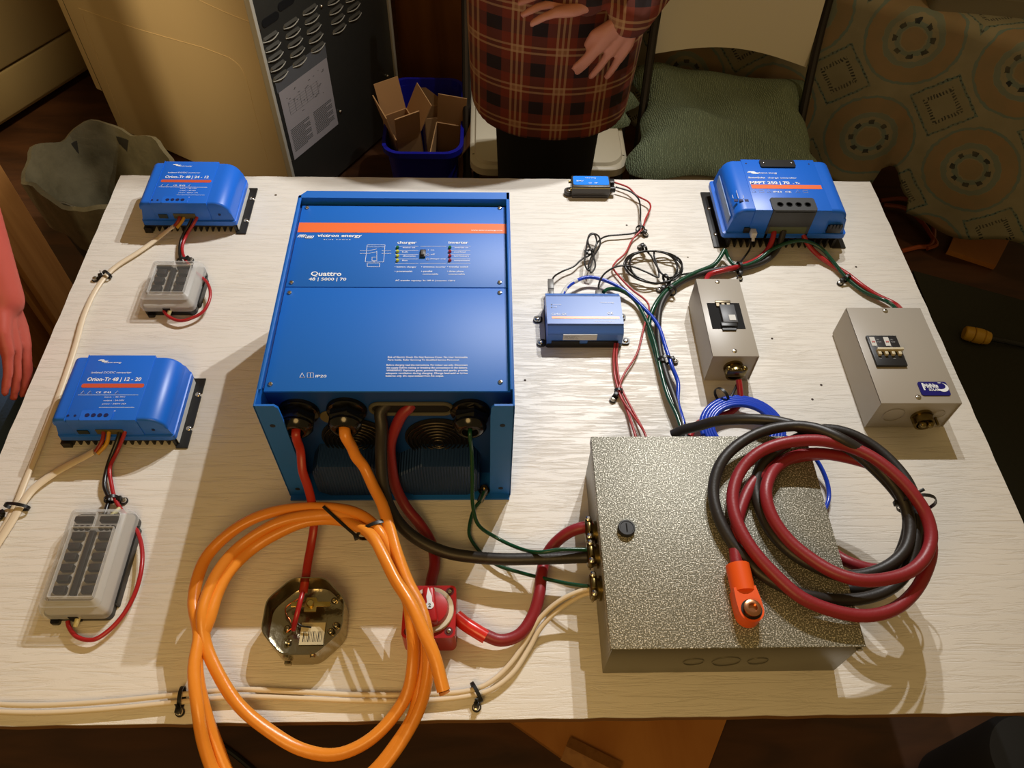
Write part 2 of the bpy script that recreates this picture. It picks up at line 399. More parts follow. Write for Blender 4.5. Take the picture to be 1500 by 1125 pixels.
# wave logo made of slanted arcs
def wave_logo(name, pxc, pyc, wpx, z, parent, mat=WHITEP):
    a = at(pxc-wpx/2, pyc, z); b = at(pxc+wpx/2, pyc, z); Wd = (b-a).length; c = (a+b)/2; mb = MB()
    for k in range(4):
        for sg, ox in ((1, -.30), (-1, .06)):
            P = []
            for j in range(13):
                u = j/12; P.append(Vector((c.x+Wd*(ox+k*.095+(u-.5)*.22-.02), c.y+sg*Wd*(.20*math.sin(u*math.pi)-.07)-Wd*.02, z+.0006)))
            mb.tube(P, .0006, 6, 1, flat=(Wd*.022, .0002))
    return mb.build(name, mat, parent)
wave_logo('wave_logo', 448, 346.5, 27, ZP, pan)
for k, (y, c_) in enumerate(((363, (30, 110, 60)), (369, (190, 200, 60)), (375.5, (190, 200, 60)), (382, (190, 200, 60)))):
    for px, cc in ((582.5, c_), (659, (30, 110, 60) if k == 0 else (150, 25, 25))):
        mb = MB(); p = at(px, y, ZP); mb.cyl(p, p+Vector((0, 0, .003)), .0026, .002, 14)
        mb.build('indicator_light', M('led_%d_%d_%d' % cc, cc, .25), pan)
mb = MB(); p = at(619.5, 372.5, ZP); mb.box(p.x-.0042, p.x+.0042, p.y-.0075, p.y+.0075, ZP, ZP+.003, .0006); sw_ = mb.build('rocker_switch', BLACK, pan)
mb = MB(); mb.box(p.x-.0026, p.x+.0026, p.y-.005, p.y+.005, ZP+.003, ZP+.005, .0006); mb.build('rocker', M('grey_plastic', (85, 85, 85), .4), sw_)
mb = MB()
for y in (373.5, 380): 
    p = at(626.5, y, ZP); mb.tube([(p.x+.0022*math.cos(a), p.y+.002*math.sin(a), ZP+.0005) for a in np.linspace(0, 2*math.pi, 13)[:-1]], .00025, 5, 1, closed=True)
for a, b in (((439, 553), (446, 553)), ((439, 553), (442.5, 546)), ((446, 553), (442.5, 546))): mb.tube([at(*a, ZP+.0004), at(*b, ZP+.0004)], .0003, 4, 1)
for a, b in (((450, 553), (459, 553)), ((450, 546), (459, 546)), ((450, 553), (450, 546)), ((459, 553), (459, 546)), ((454.5, 553), (454.5, 546))): mb.tube([at(*a, ZP+.0004), at(*b, ZP+.0004)], .0003, 4, 1)
mb.build('printed_symbols', WHITEP, pan2)
def screw_top(px, py, z, r, parent, name='screw', mat=SCREW, h=.0022):
    p = at(px, py, z) if not isinstance(px, Vector) else px
    mx = Matrix.Translation(p)
    mb = MB(); mb.lathe([(r, 0), (r, h*.35), (r*.8, h*.8), (r*.42, h), (r*.38, h), (r*.3, h*.45)], 16, mx)
    return mb.build(name, mat, parent)
for px, py in ((450, 304.5), (732, 305), (427, 414), (732, 414)): screw_top(px, py, ZP, .0035, pan)
for px, py in ((424, 429), (732, 429), (396, 563), (733, 560)): screw_top(px, py, ZP, .0035, pan2)
# cable glands on the end wall
YF = .356
def gland(px, py, z, parent, nut=True):
    p = at(px, py, z); x = p.x; z_ = p.z; g = MB()
    mx = Matrix.Translation((x, YF, z_)) @ Matrix.Rotation(math.pi/2, 4, 'X')
    g.lathe([(.027, 0), (.0275, .004), (.026, .007), (.021, .009), (.021, .016)], 32, mx)
    g.lathe([(.0235, .010), (.025, .012), (.025, .022), (.023, .025)], 6, mx, ang=.3)
    g.lathe([(.022, .024), (.0222, .028), (.018, .034), (.0135, .036), (.011, .036), (.0105, .031)], 32, mx)
    return g.build('cable_gland', BLACKG, parent)
GL = [(438, 604, .172), (508, 600, .175), (689, 600, .172)]
for g in GL: gland(*g, inv)
# grommet slot for the battery cables
a = at(545, 595, .17); b = at(661, 595, .17)
sz = .178; R_ = .012; xc0, xc1 = -.178+.004, -.092+.004
loop = [(xc1+R_*math.cos(t), YF-.002, sz+R_*math.sin(t)) for t in np.linspace(-math.pi/2, math.pi/2, 9)]+[(xc0-R_*math.cos(t), YF-.002, sz-R_*math.sin(t)*-1) for t in np.linspace(math.pi/2, -math.pi/2, 9)]
mb = MB(); mb.tube(loop, .0028, 8, 1, closed=True); mb.build('slot_grommet', M('grey_rubber', (80, 78, 66), .5), inv)
mb = MB(); mb.prism([(p[0], p[2]) for p in loop], 0, .001, mx=Matrix.Translation((0, YF-.0002, 0)) @ Matrix.Rotation(math.pi/2, 4, 'X')); mb.build('cable_slot', M('slot_black', (6, 6, 8), .9), inv)
mb = MB(); p = (-.243, YF, .158); mb.cyl(p, (p[0], YF-.003, p[2]), .014, seg=28, bev=.001); mb.build('hole_plug', M('olive_plug', (92, 84, 58), .5), inv)
# two fans with wire grilles and ribbed shrouds
for k, (fx) in enumerate((-.215, -.098)):
    fan = MB(); fan.cyl((fx, YF-.0005, .105), (fx, YF-.002, .105), .048, seg=36); fo = fan.build('fan', M('fan_black', (10, 10, 11), .6), inv)
    g = MB()
    for r in (.008, .014, .020, .026, .032, .038, .044):
        g.tube([(fx+r*math.cos(t), YF-.012+.006*(r/.044), .105+r*math.sin(t)) for t in np.linspace(0, 2*math.pi, 37)[:-1]], .0011, 6, 1, closed=True)
    g.build('fan_grille', M('dark_chrome', (120, 110, 95), .25, 1), fo)
RIB = bpy.data.materials.new('ribbed_blue_grey_plastic'); RIB.use_nodes = True
_n = RIB.node_tree.nodes; _l = RIB.node_tree.links; _b = _n['Principled BSDF']; _b.inputs['Base Color'].default_value = lin((32, 62, 110)); _b.inputs['Roughness'].default_value = .5
_t = _n.new('ShaderNodeTexCoord'); _w = _n.new('ShaderNodeTexWave'); _w.inputs['Scale'].default_value = 75; _w.bands_direction = 'X'
_p = _n.new('ShaderNodeBump'); _p.inputs['Strength'].default_value = 1; _p.inputs['Distance'].default_value = .002
_l.new(_t.outputs['Object'], _w.inputs[0]); _l.new(_w.outputs[1], _p.inputs['Height']); _l.new(_p.outputs[0], _b.inputs['Normal'])
def shroud(x0, x1, c0, c1):
    g = MB(); yf = .318
    pts = [(x0+.016, .002), (x1-.016, .002), (x1, .014), (x1, .062), (x1-c1, .088), (x0+c0, .088), (x0, .062), (x0, .014)]
    n = len(pts)
    A = [(x, YF, z) for x, z in pts]; B = [((x-(x0+x1)/2)*.99+(x0+x1)/2, yf+.004, (z-.045)*.98+.045) for x, z in pts]; C = [((x-(x0+x1)/2)*.93+(x0+x1)/2, yf, (z-.045)*.96+.045) for x, z in pts]
    g.loft([A, B, C]); return g.build('fan_shroud', RIB, inv, smooth_ang=18)
shroud(-.281, -.158, .012, .035); shroud(-.157, -.040, .035, .012)
mb = MB(); p = at(709, 722, .01); mb.lathe([(.009, 0), (.009, .004), (.006, .005), (.006, .009), (.003, .009), (.003, .016)], 6, Matrix.Translation((p.x, p.y+.006, .004))); mb.build('ground_stud', BRASS, inv)

# ============================================================ DC CONVERTERS
def converter(x0, x1, y0, y1, label, model, spec):
    ZB = .070
    t = thing('dc_converter', label, 'converter', ((x0+x1)/2, (y0+y1)/2, 0), 'blue dc converters down the left side')
    # heatsink
    h = MB(); h.box(x0+.002, x1-.006, y0+.002, y1-.002, .013, .019)
    for k in range(14):
        x = x0+.014+k*(x1-x0-.034)/13; h.box(x-.0014, x+.0014, y0+.003, y1-.003, .0, .014)
    h.box(x0, x0+.014, y0-.002, y1+.002, 0, .012); h.build('heatsink', BLACKM, t)
    b = MB(); xb = x1-.008
    b.prism([(xb, y0-.004), (xb+.018, y0-.004), (xb+.018, y0+.028), (xb+.010, y0+.028), (xb+.010, y0+.035), (xb+.018, y0+.035), (xb+.018, y1-.032), (xb+.010, y1-.032), (xb+.010, y1-.025), (xb+.018, y1-.025), (xb+.018, y1+.004), (xb, y1+.004)], 0, .003, .0006)
    b.box(xb-.002, xb+.002, y0, y1, 0, .019); br = b.build('mounting_bracket', BLACKM, t)
    for yy in (y0+.0315, y1-.0285): screw_top(Vector((xb+.0125, yy, .003)), 0, 0, .0045, br)
    # plastic body: skirt plus rounded shoulders
    s = MB(); s.loft([ring3(x0+.001, x1-.003, y0, y1, .006, .018), ring3(x0+.001, x1-.003, y0, y1, .006, .0275), ring3(x0+.003, x1-.005, y0+.002, y1-.002, .006, .029)]); s.build('skirt', BLUEP, t)
    prof = []
    for k in range(9):
        a = math.pi/2*k/8; prof.append((x0+.004+.016*(1-math.sin(math.pi/2-a)) if 0 else x0+.005+.013*(1-math.cos(a)), ZB-.016+.016*math.sin(a)))
    prof = [(x0+.003, .028)]+prof
    pr = []
    for k in range(9):
        a = math.pi/2*k/8; pr.append((x1-.008-.028*(1-math.cos(a)), ZB-.026+.026*math.sin(a)))
    prof = prof+pr[::-1]+[(x1-.005, .028)]
    n = len(prof); b = bmesh.new()
    lo = [b.verts.new((x, y0+.003, z)) for x, z in prof]; hi = [b.verts.new((x, y1-.003, z)) for x, z in prof]
    b.faces.new(lo); b.faces.new(hi[::-1])
    for k in range(n): b.faces.new((lo[k], hi[k], hi[(k+1) % n], lo[(k+1) % n]))
    bmesh.ops.recalc_face_normals(b, faces=b.faces)
    ed = [e for e in b.edges if abs(e.verts[0].co.y-e.verts[1].co.y) < 1e-6 and min(e.verts[0].co.z, e.verts[1].co.z) > .029]
    bmesh.ops.bevel(b, geom=ed, offset=.005, segments=3, affect='EDGES', profile=.5)
    s = MB(); s.bm(b); hs = s.build('housing', BLUEP, t)
    xa, xb_ = x0+.031, x1-.047
    s = MB(); s.box(xa, xb_, y0+.0015, y1-.0015, .03, ZB+.0009, .0008); s.build('centre_panel', BLUEP, t)
    zt = ZB+.0009; xw = xb_-xa; yl = y1-y0
    def P(u, v): return (xa+u*xw, y0+v*yl)
    k = []
    def tx(s_, u0, u1, v, h, bold=.012, sh=0): k.append((s_, P(u0, 0)[0], P(u1, 0)[0], P(0, v)[1], h, bold, sh))
    tx('victron energy', .26, .52, .86, .0032); tx('isolated DC/DC converter', .12, .72, .70, .0036, .008, .15); tx(model, .10, .90, .585, .0068, .025, .05)
    tx('CE  IP43', .30, .52, .40, .0032); tx('input  : 32-70V', .45, .75, .335, .0024, .005); tx('output : 24-30V', .45, .75, .285, .0024, .005); tx(spec, .45, .80, .235, .0024, .005)
    tx('input', .33, .42, .135, .002, .01); tx('output', .55, .68, .135, .002, .01)
    letters('lettering', k, WHITEP, t, TOP(zt))
    s = MB()
    for u0, u1, v in ((.05, .93, .375), (.42, .93, .195)):
        a, c = P(u0, v), P(u1, v); s.box(a[0], c[0], a[1]-.0003, a[1]+.0003, zt, zt+.0003)
    for u0 in (.08, .18, .58):
        a = P(u0, .395); q = [(a[0], a[1]), (a[0]+.006, a[1]), (a[0]+.003, a[1]+.005)]
        s.tube([Vector((*w_, zt+.0003)) for w_ in q], .0003, 4, 1, closed=True)
    s.build('printed_symbols', WHITEP, t)
    a, c = P(.05, .485), P(.97, .545); s = MB(); s.prism(rr(a[0], c[0], a[1], c[1], .003, 4), zt, zt+.0003); s.build('orange_stripe', ORANGE2, t)
    a = Vector((*P(.20, .90), zt))
    s = MB()
    for q in range(3):
        for sg, ox in ((1, -.004), (-1, .001)):
            s.tube([(a.x+ox+q*.0016+u*.007, a.y+sg*.0022*math.sin(u*math.pi)-.0005, zt+.0004) for u in np.linspace(0, 1, 8)], .0005, 5, 1, flat=(.0006, .0002))
    s.build('wave_logo', WHITEP, t)
    s = MB()
    for u in (.27, .36, .45, .54):
        q = P(u+.03, .075); s.cyl((*q, zt-.001), (*q, zt+.0018), .0034, seg=16)
    for u in (.02, .12):
        q = P(u, .075); s.cyl((*q, zt-.001), (*q, zt+.0004), .0020, seg=12)
    s.cyl((x1-.030, y0+.002, .043), (x1-.030, y0-.0-.0004+.003, .043), .0025, seg=12)
    s.build('terminal_holes', M('hole_navy', (8, 22, 80), .6), t)
    s = MB(); q = P(.20, 0); q2 = P(.66, 0); s.prism(rr(q[0], q2[0], y0+.0005, y0+.019, .003, 3), ZB, ZB+.0022, .0006); s.build('terminal_cover', BLUEP, t)
    s = MB(); s.box(P(.33, 0)[0], P(.73, 0)[0], y0+.0002, y0+.004, .034, .046, .0005); tb = s.build('terminal_block', M('terminal_olive', (82, 74, 30), .5), t)
    s = MB(); s.box(P(.06, 0)[0], P(.22, 0)[0], y0+.0002, y0+.004, .035, .044); s.build('remote_port', M('dark_green_plastic', (16, 34, 26), .5), t)
    s = MB(); s.box(xa-.0016, xa-.0004, y0+.001, y1-.001, ZB-.004, ZB+.0016, .0004); s.build('edge_rib', BLUEP, t)
    s = MB(); s.box(x1-.0045, x1-.0035, y0+.004, y1-.006, .004, .018); s.build('side_label', M('paper_label', (205, 205, 200), .6), t)
    return t
converter(-.683, -.503, .407, .533, 'blue dc converter reading 48 | 12 - 20, nearer the front edge', 'Orion-Tr 48 | 12 - 20', 'power : 240W 20A')
converter(-.681, -.501, .889, 1.013, 'blue dc converter reading 48 | 24 - 12, at the far left corner', 'Orion-Tr 48 | 24 - 12', 'power : 280W 12A')

# ============================================================ FUSE BLOCKS
CLEAR = M('frosted_clear_plastic', (225, 225, 222), .35, trans=.0, alpha=.42)
def fuse_block(x0, x1, y0, y1, label, rows, heads, zt):
    t = thing('fuse_block', label, 'fuse block', ((x0+x1)/2, (y0+y1)/2, 0), 'fuse blocks with frosted clear covers')
    s = MB(); s.prism(rr(x0+.003, x1-.001, y0+.002, y1-.002, .008), .0, .016, .001)
    s.prism(rr(x0+.010, x0+.022, y0-.004, y0+.01, .003), 0, .006); s.prism(rr(x1-.006, x1+.003, y0+.02, y1-.02, .002), 0, .013)
    s.build('base', BLACK, t)
    s = MB(); s.prism(rr(x0+.005, x1-.003, y0+.004, y1-.004, .007), .016, .0185, .001); s.build('tray', M('carrier_grey', (165, 160, 150), .5), t)
    # cover: a thin shell, open below
    s = MB(); th = .0014; r = .010
    def R(d, z): return ring3(x0+d, x1-d, y0+d, y1-d, r-min(d, .004), z, 6)
    s.loft([R(0, .012), R(0, .020), R(.0015, .026), R(.004, zt-.010), R(.006, zt-.006), R(.009, zt-.005), R(.012, zt-.001), R(.013, zt-.0004)], caps=False)
    cv = s.build('clear_cover', CLEAR, t)
    s = MB(); s.prism(rr(x0+.013, x1-.013, y0+.013, y1-.013, .006), zt-.001, zt); s.build('cover_window', M('clear_window', (225, 225, 222), .25, alpha=.04), cv)
    xm = (x0+x1)/2; W_ = x1-x0
    ya = y0+.022; yb = y1-.012-heads*.014
    # ribs moulded in the cover
    s = MB()
    s.box(x0+.016, x1-.016, ya-.004, ya-.003, zt-.006, zt+.0006); s.box(x0+.016, x0+.017, ya-.004, yb+.003, zt-.006, zt+.0006); s.box(x1-.017, x1-.016, ya-.004, yb+.003, zt-.006, zt+.0006)
    s.box(x0+.016, x1-.016, yb+.003, yb+.004, zt-.004, zt+.0006); s.box(xm-.0006, xm+.0006, yb+.004, y1-.014, zt-.004, zt+.0006)
    s.build('cover_rib', M('frosted_rib', (235, 235, 232), .3, alpha=.35), cv)
    s = MB(); s.box(x0+.014, x1-.014, ya-.002, yb+.001, .015, zt-.010); s.build('fuse_carrier', M('carrier_grey', (165, 160, 150), .5), t)
    for k in range(rows):
        y_ = ya+(yb-ya)*(k+.5)/rows
        for s_ in (-1, 1):
            s = MB(); xc = xm+s_*W_*.20; hh = (yb-ya)/rows*.31
            s.box(xc-W_*.088, xc+W_*.088, y_-hh, y_+hh, zt-.011, zt-.0022, .001); s.build('fuse', M('fuse_black', (22, 20, 18), .45), t)
    s = MB(); s.box(xm-W_*.042, xm+W_*.042, ya, yb, zt-.012, zt-.0025, .001); s.build('bus_slot', M('fuse_black', (22, 20, 18), .45), t)
    for s_ in (-1, 1):
        s = MB(); xc = xm+s_*W_*.19
        s.box(xc-W_*.14, xc+W_*.14, y1-.026, y1-.018, zt-.012, zt-.003, .001); s.build('terminal_bar', M('terminal_dark', (40, 36, 32), .35, .6), t)
        if heads > 1:
            for q in (-1, 0, 1):
                screw_top(Vector((xc+q*W_*.085, y1-.035, zt-.007)), 0, 0, .0042, t, 'terminal_screw', M('terminal_dark', (40, 36, 32), .35, .6), .004)
    for y_, s_ in ((y0+.001, -1), (y1-.001, 1)):
        s = MB(); s.cyl((xm+(.004 if s_ < 0 else .006), y_-s_*.004, .014), (xm+(.002 if s_ < 0 else .012), y_+s_*.011, .010), .0038, .003, 12); s.build('ring_terminal', M('cream_terminal', (215, 205, 150), .5), t)
    s = MB(); s.box(xm-.007, xm+.006, y0-.0006, y0+.003, .004, .020); s.build('cable_notch', M('slot_black', (6, 6, 8), .9), t)
    return t
fuse_block(-.632, -.538, .676, .782, 'small square fuse block with frosted clear cover, six fuse slots', 3, 1, .042)
fuse_block(-.621, -.530, .130, .285, 'long fuse block with frosted clear cover and two rows of fuses', 6, 2, .044)
# ============================================================ SOLAR CHARGE CONTROLLER
def round_housing(x0, x1, y0, y1, z0, z1, rl, rr_, bev, name, mat, parent, cham=.0):
    prof = [(x0, z0)]
    for k in range(9):
        a = math.pi/2*k/8; prof.append((x0+cham+rl*(1-math.cos(a)), z1-rl+rl*math.sin(a)))
    pr = []
    for k in range(9):
        a = math.pi/2*k/8; pr.append((x1-cham-rr_*(1-math.cos(a)), z1-rr_+rr_*math.sin(a)))
    prof += pr[::-1]+[(x1, z0)]
    n = len(prof); b = bmesh.new()
    lo = [b.verts.new((x, y0, z)) for x, z in prof]; hi = [b.verts.new((x, y1, z)) for x, z in prof]
    b.faces.new(lo); b.faces.new(hi[::-1])
    for k in range(n): b.faces.new((lo[k], hi[k], hi[(k+1) % n], lo[(k+1) % n]))
    bmesh.ops.recalc_face_normals(b, faces=b.faces)
    ed = [e for e in b.edges if abs(e.verts[0].co.y-e.verts[1].co.y) < 1e-6 and min(e.verts[0].co.z, e.verts[1].co.z) > z0+.001]
    bmesh.ops.bevel(b, geom=ed, offset=bev, segments=4, affect='EDGES', profile=.5)
    s = MB(); s.bm(b); return s.build(name, mat, parent)
t = thing('charge_controller', 'blue solar charge controller with MPPT lettering at the far right of the board', 'charge controller', (.53, .94, 0))
x0, x1, y0, y1, ZB = .424, .650, .860, 1.010, .090
h = MB(); h.box(x0, x1, y0, y1, .020, .025)
for k in range(17):
    x = x0+.012+k*(x1-x0-.024)/16; h.box(x-.0015, x+.0015, y0-.003, y1-.001, 0, .021)
h.build('heatsink', BLACKM, t)
for xa, s_, nm in ((x0+.010, -1, 0), (x1-.010, 1, 1)):
    b = MB(); xo = xa+s_*.026
    b.box(min(xa, xo), max(xa, xo), y0-.005, y1+.006, 0, .003, .0006); b.box(xa-.002, xa+.002, y0-.002, y1, 0, .024)
    if s_ < 0: b.box(xa-.010, xa-.004, y0+.02, y1-.02, 0, .014, .002)
    br = b.build('mounting_bracket', BLACKM, t)
    for yy in (y0+.030, y1-.045): screw_top(Vector((xa+s_*.016, yy, .003)), 0, 0, .005, br)
s = MB(); s.loft([ring3(x0-.006, x1+.006, y0-.002, y1+.002, .006, .024), ring3(x0-.006, x1+.006, y0-.002, y1+.002, .006, .034), ring3(x0, x1, y0+.001, y1-.001, .006, .036)]); s.build('skirt', BLUEP, t)
round_housing(x0, x1, y0+.001, y1-.003, .034, ZB, .022, .022, .006, 'housing', BLUEP, t, .006)
s = MB(); xa, xb = x0+.042, x1-.040
s.box(xa, xb, y0-.0005, y1-.002, .034, ZB+.0009, .0012); s.build('centre_panel', BLUEP, t)
zt = ZB+.0009; xw = xb-xa
s = MB(); p = at(1095, 300, .05)
s.box(x0+.002, x0+.0005+.004, y0+.012, y1-.02, .042, .066, .001, mx=Matrix.Identity(4)); s.build('side_label', M('pale_blue_label', (120, 145, 185), .5), t)
def P(u, v): return (xa+u*xw, y0+v*(y1-y0))
s = MB(); a, c = P(.24, .815), P(.72, .955); s.prism(rr(a[0], c[0], a[1], c[1], .004, 3), zt, zt+.003, .001); pl = s.build('blanking_plate', BLACK, t)
for u in (.29, .67): screw_top(Vector((*P(u, .885), zt+.003)), 0, 0, .0022, pl)
s = MB()
for u in (.06, .92): s.cyl((*P(u, .90), zt-.001), (*P(u, .90), zt+.0003), .0018, seg=10)
s.build('pin_hole', M('hole_navy', (8, 22, 80), .6), t)
k = []
def tx(s_, u0, u1, v, hh, bold=.014, sh=0): k.append((s_, P(u0, 0)[0], P(u1, 0)[0], P(0, v)[1], hh, bold, sh))
tx('victron energy', .18, .44, .695, .0045); tx('SmartSolar', .03, .26, .60, .0042, .03); tx('charge controller', .29, .68, .60, .0042, .008)
tx('MPPT 250 | 70', .03, .56, .49, .0078, .035); tx('- Tr', .60, .70, .49, .0055, .03)
tx('IP43  CE', .30, .54, .325, .0042, .014); tx('BATTERY', .30, .43, .203, .0022, .03); tx('PV', .62, .67, .203, .0022, .03)
letters('lettering', k, WHITEP, t, TOP(zt+.0002))
s = MB()
for u in (.02, .22, .60):
    a = P(u, .33); s.tube([Vector((a[0], a[1], zt+.0003)), Vector((a[0]+.008, a[1], zt+.0003)), Vector((a[0]+.004, a[1]+.007, zt+.0003))], .0004, 4, 1, closed=True)
for u in (.12, .70):
    a = P(u, .33); s.tube([Vector((a[0], a[1], zt+.0003)), Vector((a[0]+.009, a[1], zt+.0003)), Vector((a[0]+.009, a[1]+.006, zt+.0003)), Vector((a[0], a[1]+.006, zt+.0003))], .0004, 4, 1, closed=True)
for q in range(4):
    for sg, ox in ((1, -.006), (-1, .001)):
        a = P(.08, .715); s.tube([(a[0]+ox+q*.0022+u*.010, a[1]+sg*.003*math.sin(u*math.pi), zt+.0004) for u in np.linspace(0, 1, 8)], .0005, 5, 1, flat=(.0008, .0002))
a = P(-.22, .20)
s.tube([Vector((a[0]-.004, a[1]+.003, ZB+.0004)), Vector((a[0]-.004, a[1]+.012, ZB+.0004))], .0005, 4, 1); s.tube([Vector((a[0]+.006, a[1]+.003, ZB+.0004)), Vector((a[0]+.006, a[1]+.025, ZB+.0004))], .0005, 4, 1); s.tube([Vector((a[0]+.016, a[1]+.003, ZB+.0004)), Vector((a[0]+.016, a[1]+.012, ZB+.0004))], .0005, 4, 1)
s.build('printed_symbols', WHITEP, t)
s = MB(); a, c = P(.035, .415), P(.97, .485); s.box(a[0], c[0], a[1]-.002, c[1]-.001, zt, zt+.0003); s.build('orange_stripe', ORANGE, t)
s = MB()
for q in range(3): s.box(a[0]-.040+q*.010, a[0]-.033+q*.010, y0+.024, y0+.030, ZB-.001, ZB+.0005)
s.build('led_slots', M('hole_navy', (8, 22, 80), .6), t)
s = MB(); a, c = P(.22, 0), P(.80, 0)
s.prism(rr(a[0], c[0], y0-.003, y0+.032, .005, 4), ZB-.002, ZB+.0035, .0012); s.box(a[0]+.001, c[0]-.001, y0-.003, y0+.01, .052, ZB+.001, .001)
s.box(a[0]+.001, a[0]+.006, y0-.002, y0+.004, .024, .056); s.box(c[0]-.006, c[0]-.001, y0-.002, y0+.004, .024, .056)
tcv = s.build('terminal_hood', M('dark_grey_plastic', (52, 54, 56), .45), t)
s = MB()
for q in range(4):
    x = a[0]+(c[0]-a[0])*(.19+.207*q); s.lathe([(.0062, 0), (.0062, .0006), (.0048, .0006), (.0048, -.002)], 20, Matrix.Translation((x, y0+.013, ZB+.0035)))
s.build('screw_hole', M('slot_black', (6, 6, 8), .9), tcv)
s = MB(); s.box(a[0]+.006, c[0]-.006, y0-.0015, y0+.003, .026, .053); s.build('terminal_block', M('terminal_green', (78, 84, 40), .5), t)
s = MB(); s.box(x1-.036, x1-.008, y0-.0035, y0+.002, .038, .056, .001)
for q in range(4): s.box(x1-.034+q*.0065, x1-.030+q*.0065, y0-.0045, y0-.003, .050, .060)
s.build('port_block', BLACK, t)
s = MB(); s.box(x0+.032, x0+.044, y0-.002, y0+.001, .036, .048, .0006); s.build('data_port', BLACK, t)

# ============================================================ GX MONITOR BOX
t = thing('monitor_hub', 'small pale blue network hub with orange stripe and paper label, middle of board', 'monitoring device', (.137, .655, 0))
GXB = M('pale_blue_satin', (70, 116, 192), .36)
x0, x1, y0, y1, ZB = .073, .203, .607, .700, .045
s = MB(); s.prism(rr(x0-.001, x1+.001, y0-.001, y1-.002, .004), 0, .010, .001)
for xx, yy, sx in ((x0, y0+.008, -1), (x1, y0+.012, 1), (x0-.004, y0+.062, -1), (x1-.001, y0+.068, 1)):
    s.prism(rr(min(xx, xx+sx*.016), max(xx, xx+sx*.016), yy-.007, yy+.007, .006), 0, .004, .0008)
bs = s.build('base', BLACK, t)
for xx, yy, sx in ((x0, y0+.008, -1), (x1, y0+.012, 1), (x0-.004, y0+.062, -1), (x1-.001, y0+.068, 1)): screw_top(Vector((xx+sx*.009, yy, .004)), 0, 0, .0045, bs)
prof = [(y0, .008), (y0, ZB-.012), (y0+.003, ZB-.008), (y0+.014, ZB-.001), (y0+.0145, ZB), (y1-.014, ZB), (y1-.0135, ZB-.001), (y1-.002, ZB-.007), (y1, ZB-.011), (y1, .008)]
s = MB(); s.loft([[(x0+.006*(1 if e else 0)+0, y, z) for y, z in prof] for e in (0,)]+[[(x1, y, z) for y, z in prof]])
s.build('housing', GXB, t)
s = MB(); s.box(x0+.0005, x1-.0005, y0+.0138, y0+.0148, ZB-.001, ZB+.0005); s.box(x0+.0005, x1-.0005, y1-.0148, y1-.0138, ZB-.001, ZB+.0005)
s.build('panel_seam', M('seam_blue', (20, 50, 120), .5), t)
s = MB(); s.box(x0+.008, x1-.006, y0+.026, y0+.031, ZB, ZB+.0004); s.build('orange_stripe', M('pale_orange', (240, 160, 100), .3), t)
letters('lettering', [('Cerbo GX', x0+.008, x0+.034, y0+.034, .0042, .01), ('CE', x1-.026, x1-.016, y0+.036, .005, .01), ('victron energy', x1-.036, x1-.012, y0+.062, .0028, .01),
        ('bluetooth', x0+.012, x0+.026, y0+.057, .0024), ('wifi', x0+.012, x0+.018, y0+.051, .0024), ('www.victronenergy.com', x0+.080, x0+.115, y0+.019, .002)], WHITEP, t, TOP(ZB+.0003))
s = MB()
for v in (.058, .0515): s.cyl((x0+.009, y0+v, ZB), (x0+.009, y0+v, ZB+.0006), .0012, seg=10)
s.build('status_light', BLACK, t)
s = MB(); s.box(x0+.027, x0+.085, y0-.0006, y0+.001, .020, .034); lb = s.build('paper_label', M('paper_label', (205, 205, 200), .6), t)
letters('label_print', [('MODEL: CERBO GX', .0025, .028, .0095, .0014), ('S/N  HQ2117', .0025, .024, .0068, .0014), ('PWR 8-70V DC', .0025, .026, .0040, .0014)], M('grey_ink', (90, 90, 90), .6), lb, ((x0+.027, y0-.0007, .020), (1, 0, 0), (0, 0, 1)))
s = MB(); s.box(x0+.008, x0+.056, y0-.002, y0+.001, .009, .018); s.box(x0+.070, x1-.008, y0-.002, y0+.001, .009, .018); s.build('connector_row', BLACK, t)

# ============================================================ SMALL BATTERY MONITOR
t = thing('battery_monitor', 'small black device with bright blue label at the far edge, smallest on the board', 'battery monitor', (.18, 1.015, 0))
x0, x1, y0, y1, ZB = .141, .219, .998, 1.034, .028
s = MB(); s.box(x0, x1, y0, y1, .002, ZB, .0025, 3); s.box(x0+.002, x1-.002, y0-.001, y1+.001, 0, .006, .001)
s.cyl((x0-.004, y0+.012, 0), (x0-.004, y0+.012, .010), .010, seg=24, bev=.001); s.build('housing', M('charcoal_plastic', (58, 54, 50), .35), t)
s = MB(); s.prism(rr(x0+.003, x1-.003, y0+.006, y1-.003, .004), ZB, ZB+.0006); fl = s.build('blue_label', M('bright_blue_label', (20, 130, 240), .3), t)
letters('lettering', [('victron energy', x0+.028, x0+.050, y1-.010, .0026, .01), ('BMV', x0+.010, x0+.024, y0+.016, .003, .01), ('CE', x0+.034, x0+.040, y0+.010, .003, .01), ('IP', x0+.046, x0+.052, y0+.010, .003, .01)], WHITEP, fl, TOP(ZB+.0007))
s = MB(); s.box(x0+.001, x1-.001, y0-.0004, y0+.002, ZB-.0045, ZB-.002); s.cyl((x0-.003, y0+.004, .018), (x0+.002, y0+.004, .018), .003); s.cyl((x0-.005, y1-.008, .018), (x0+.002, y1-.008, .018), .003); s.build('brass_terminal', BRASS, t)
screw_top(Vector((x0-.004, y0+.012, .010)), 0, 0, .0055, t)
s = MB(); s.box(x1-.001, x1+.010, y1-.016, y1-.004, .010, .024, .001); s.cyl((x1, y0+.010, .014), (x1+.011, y0+.010, .014), .006, seg=14, bev=.001); s.build('socket', BLACK, t)

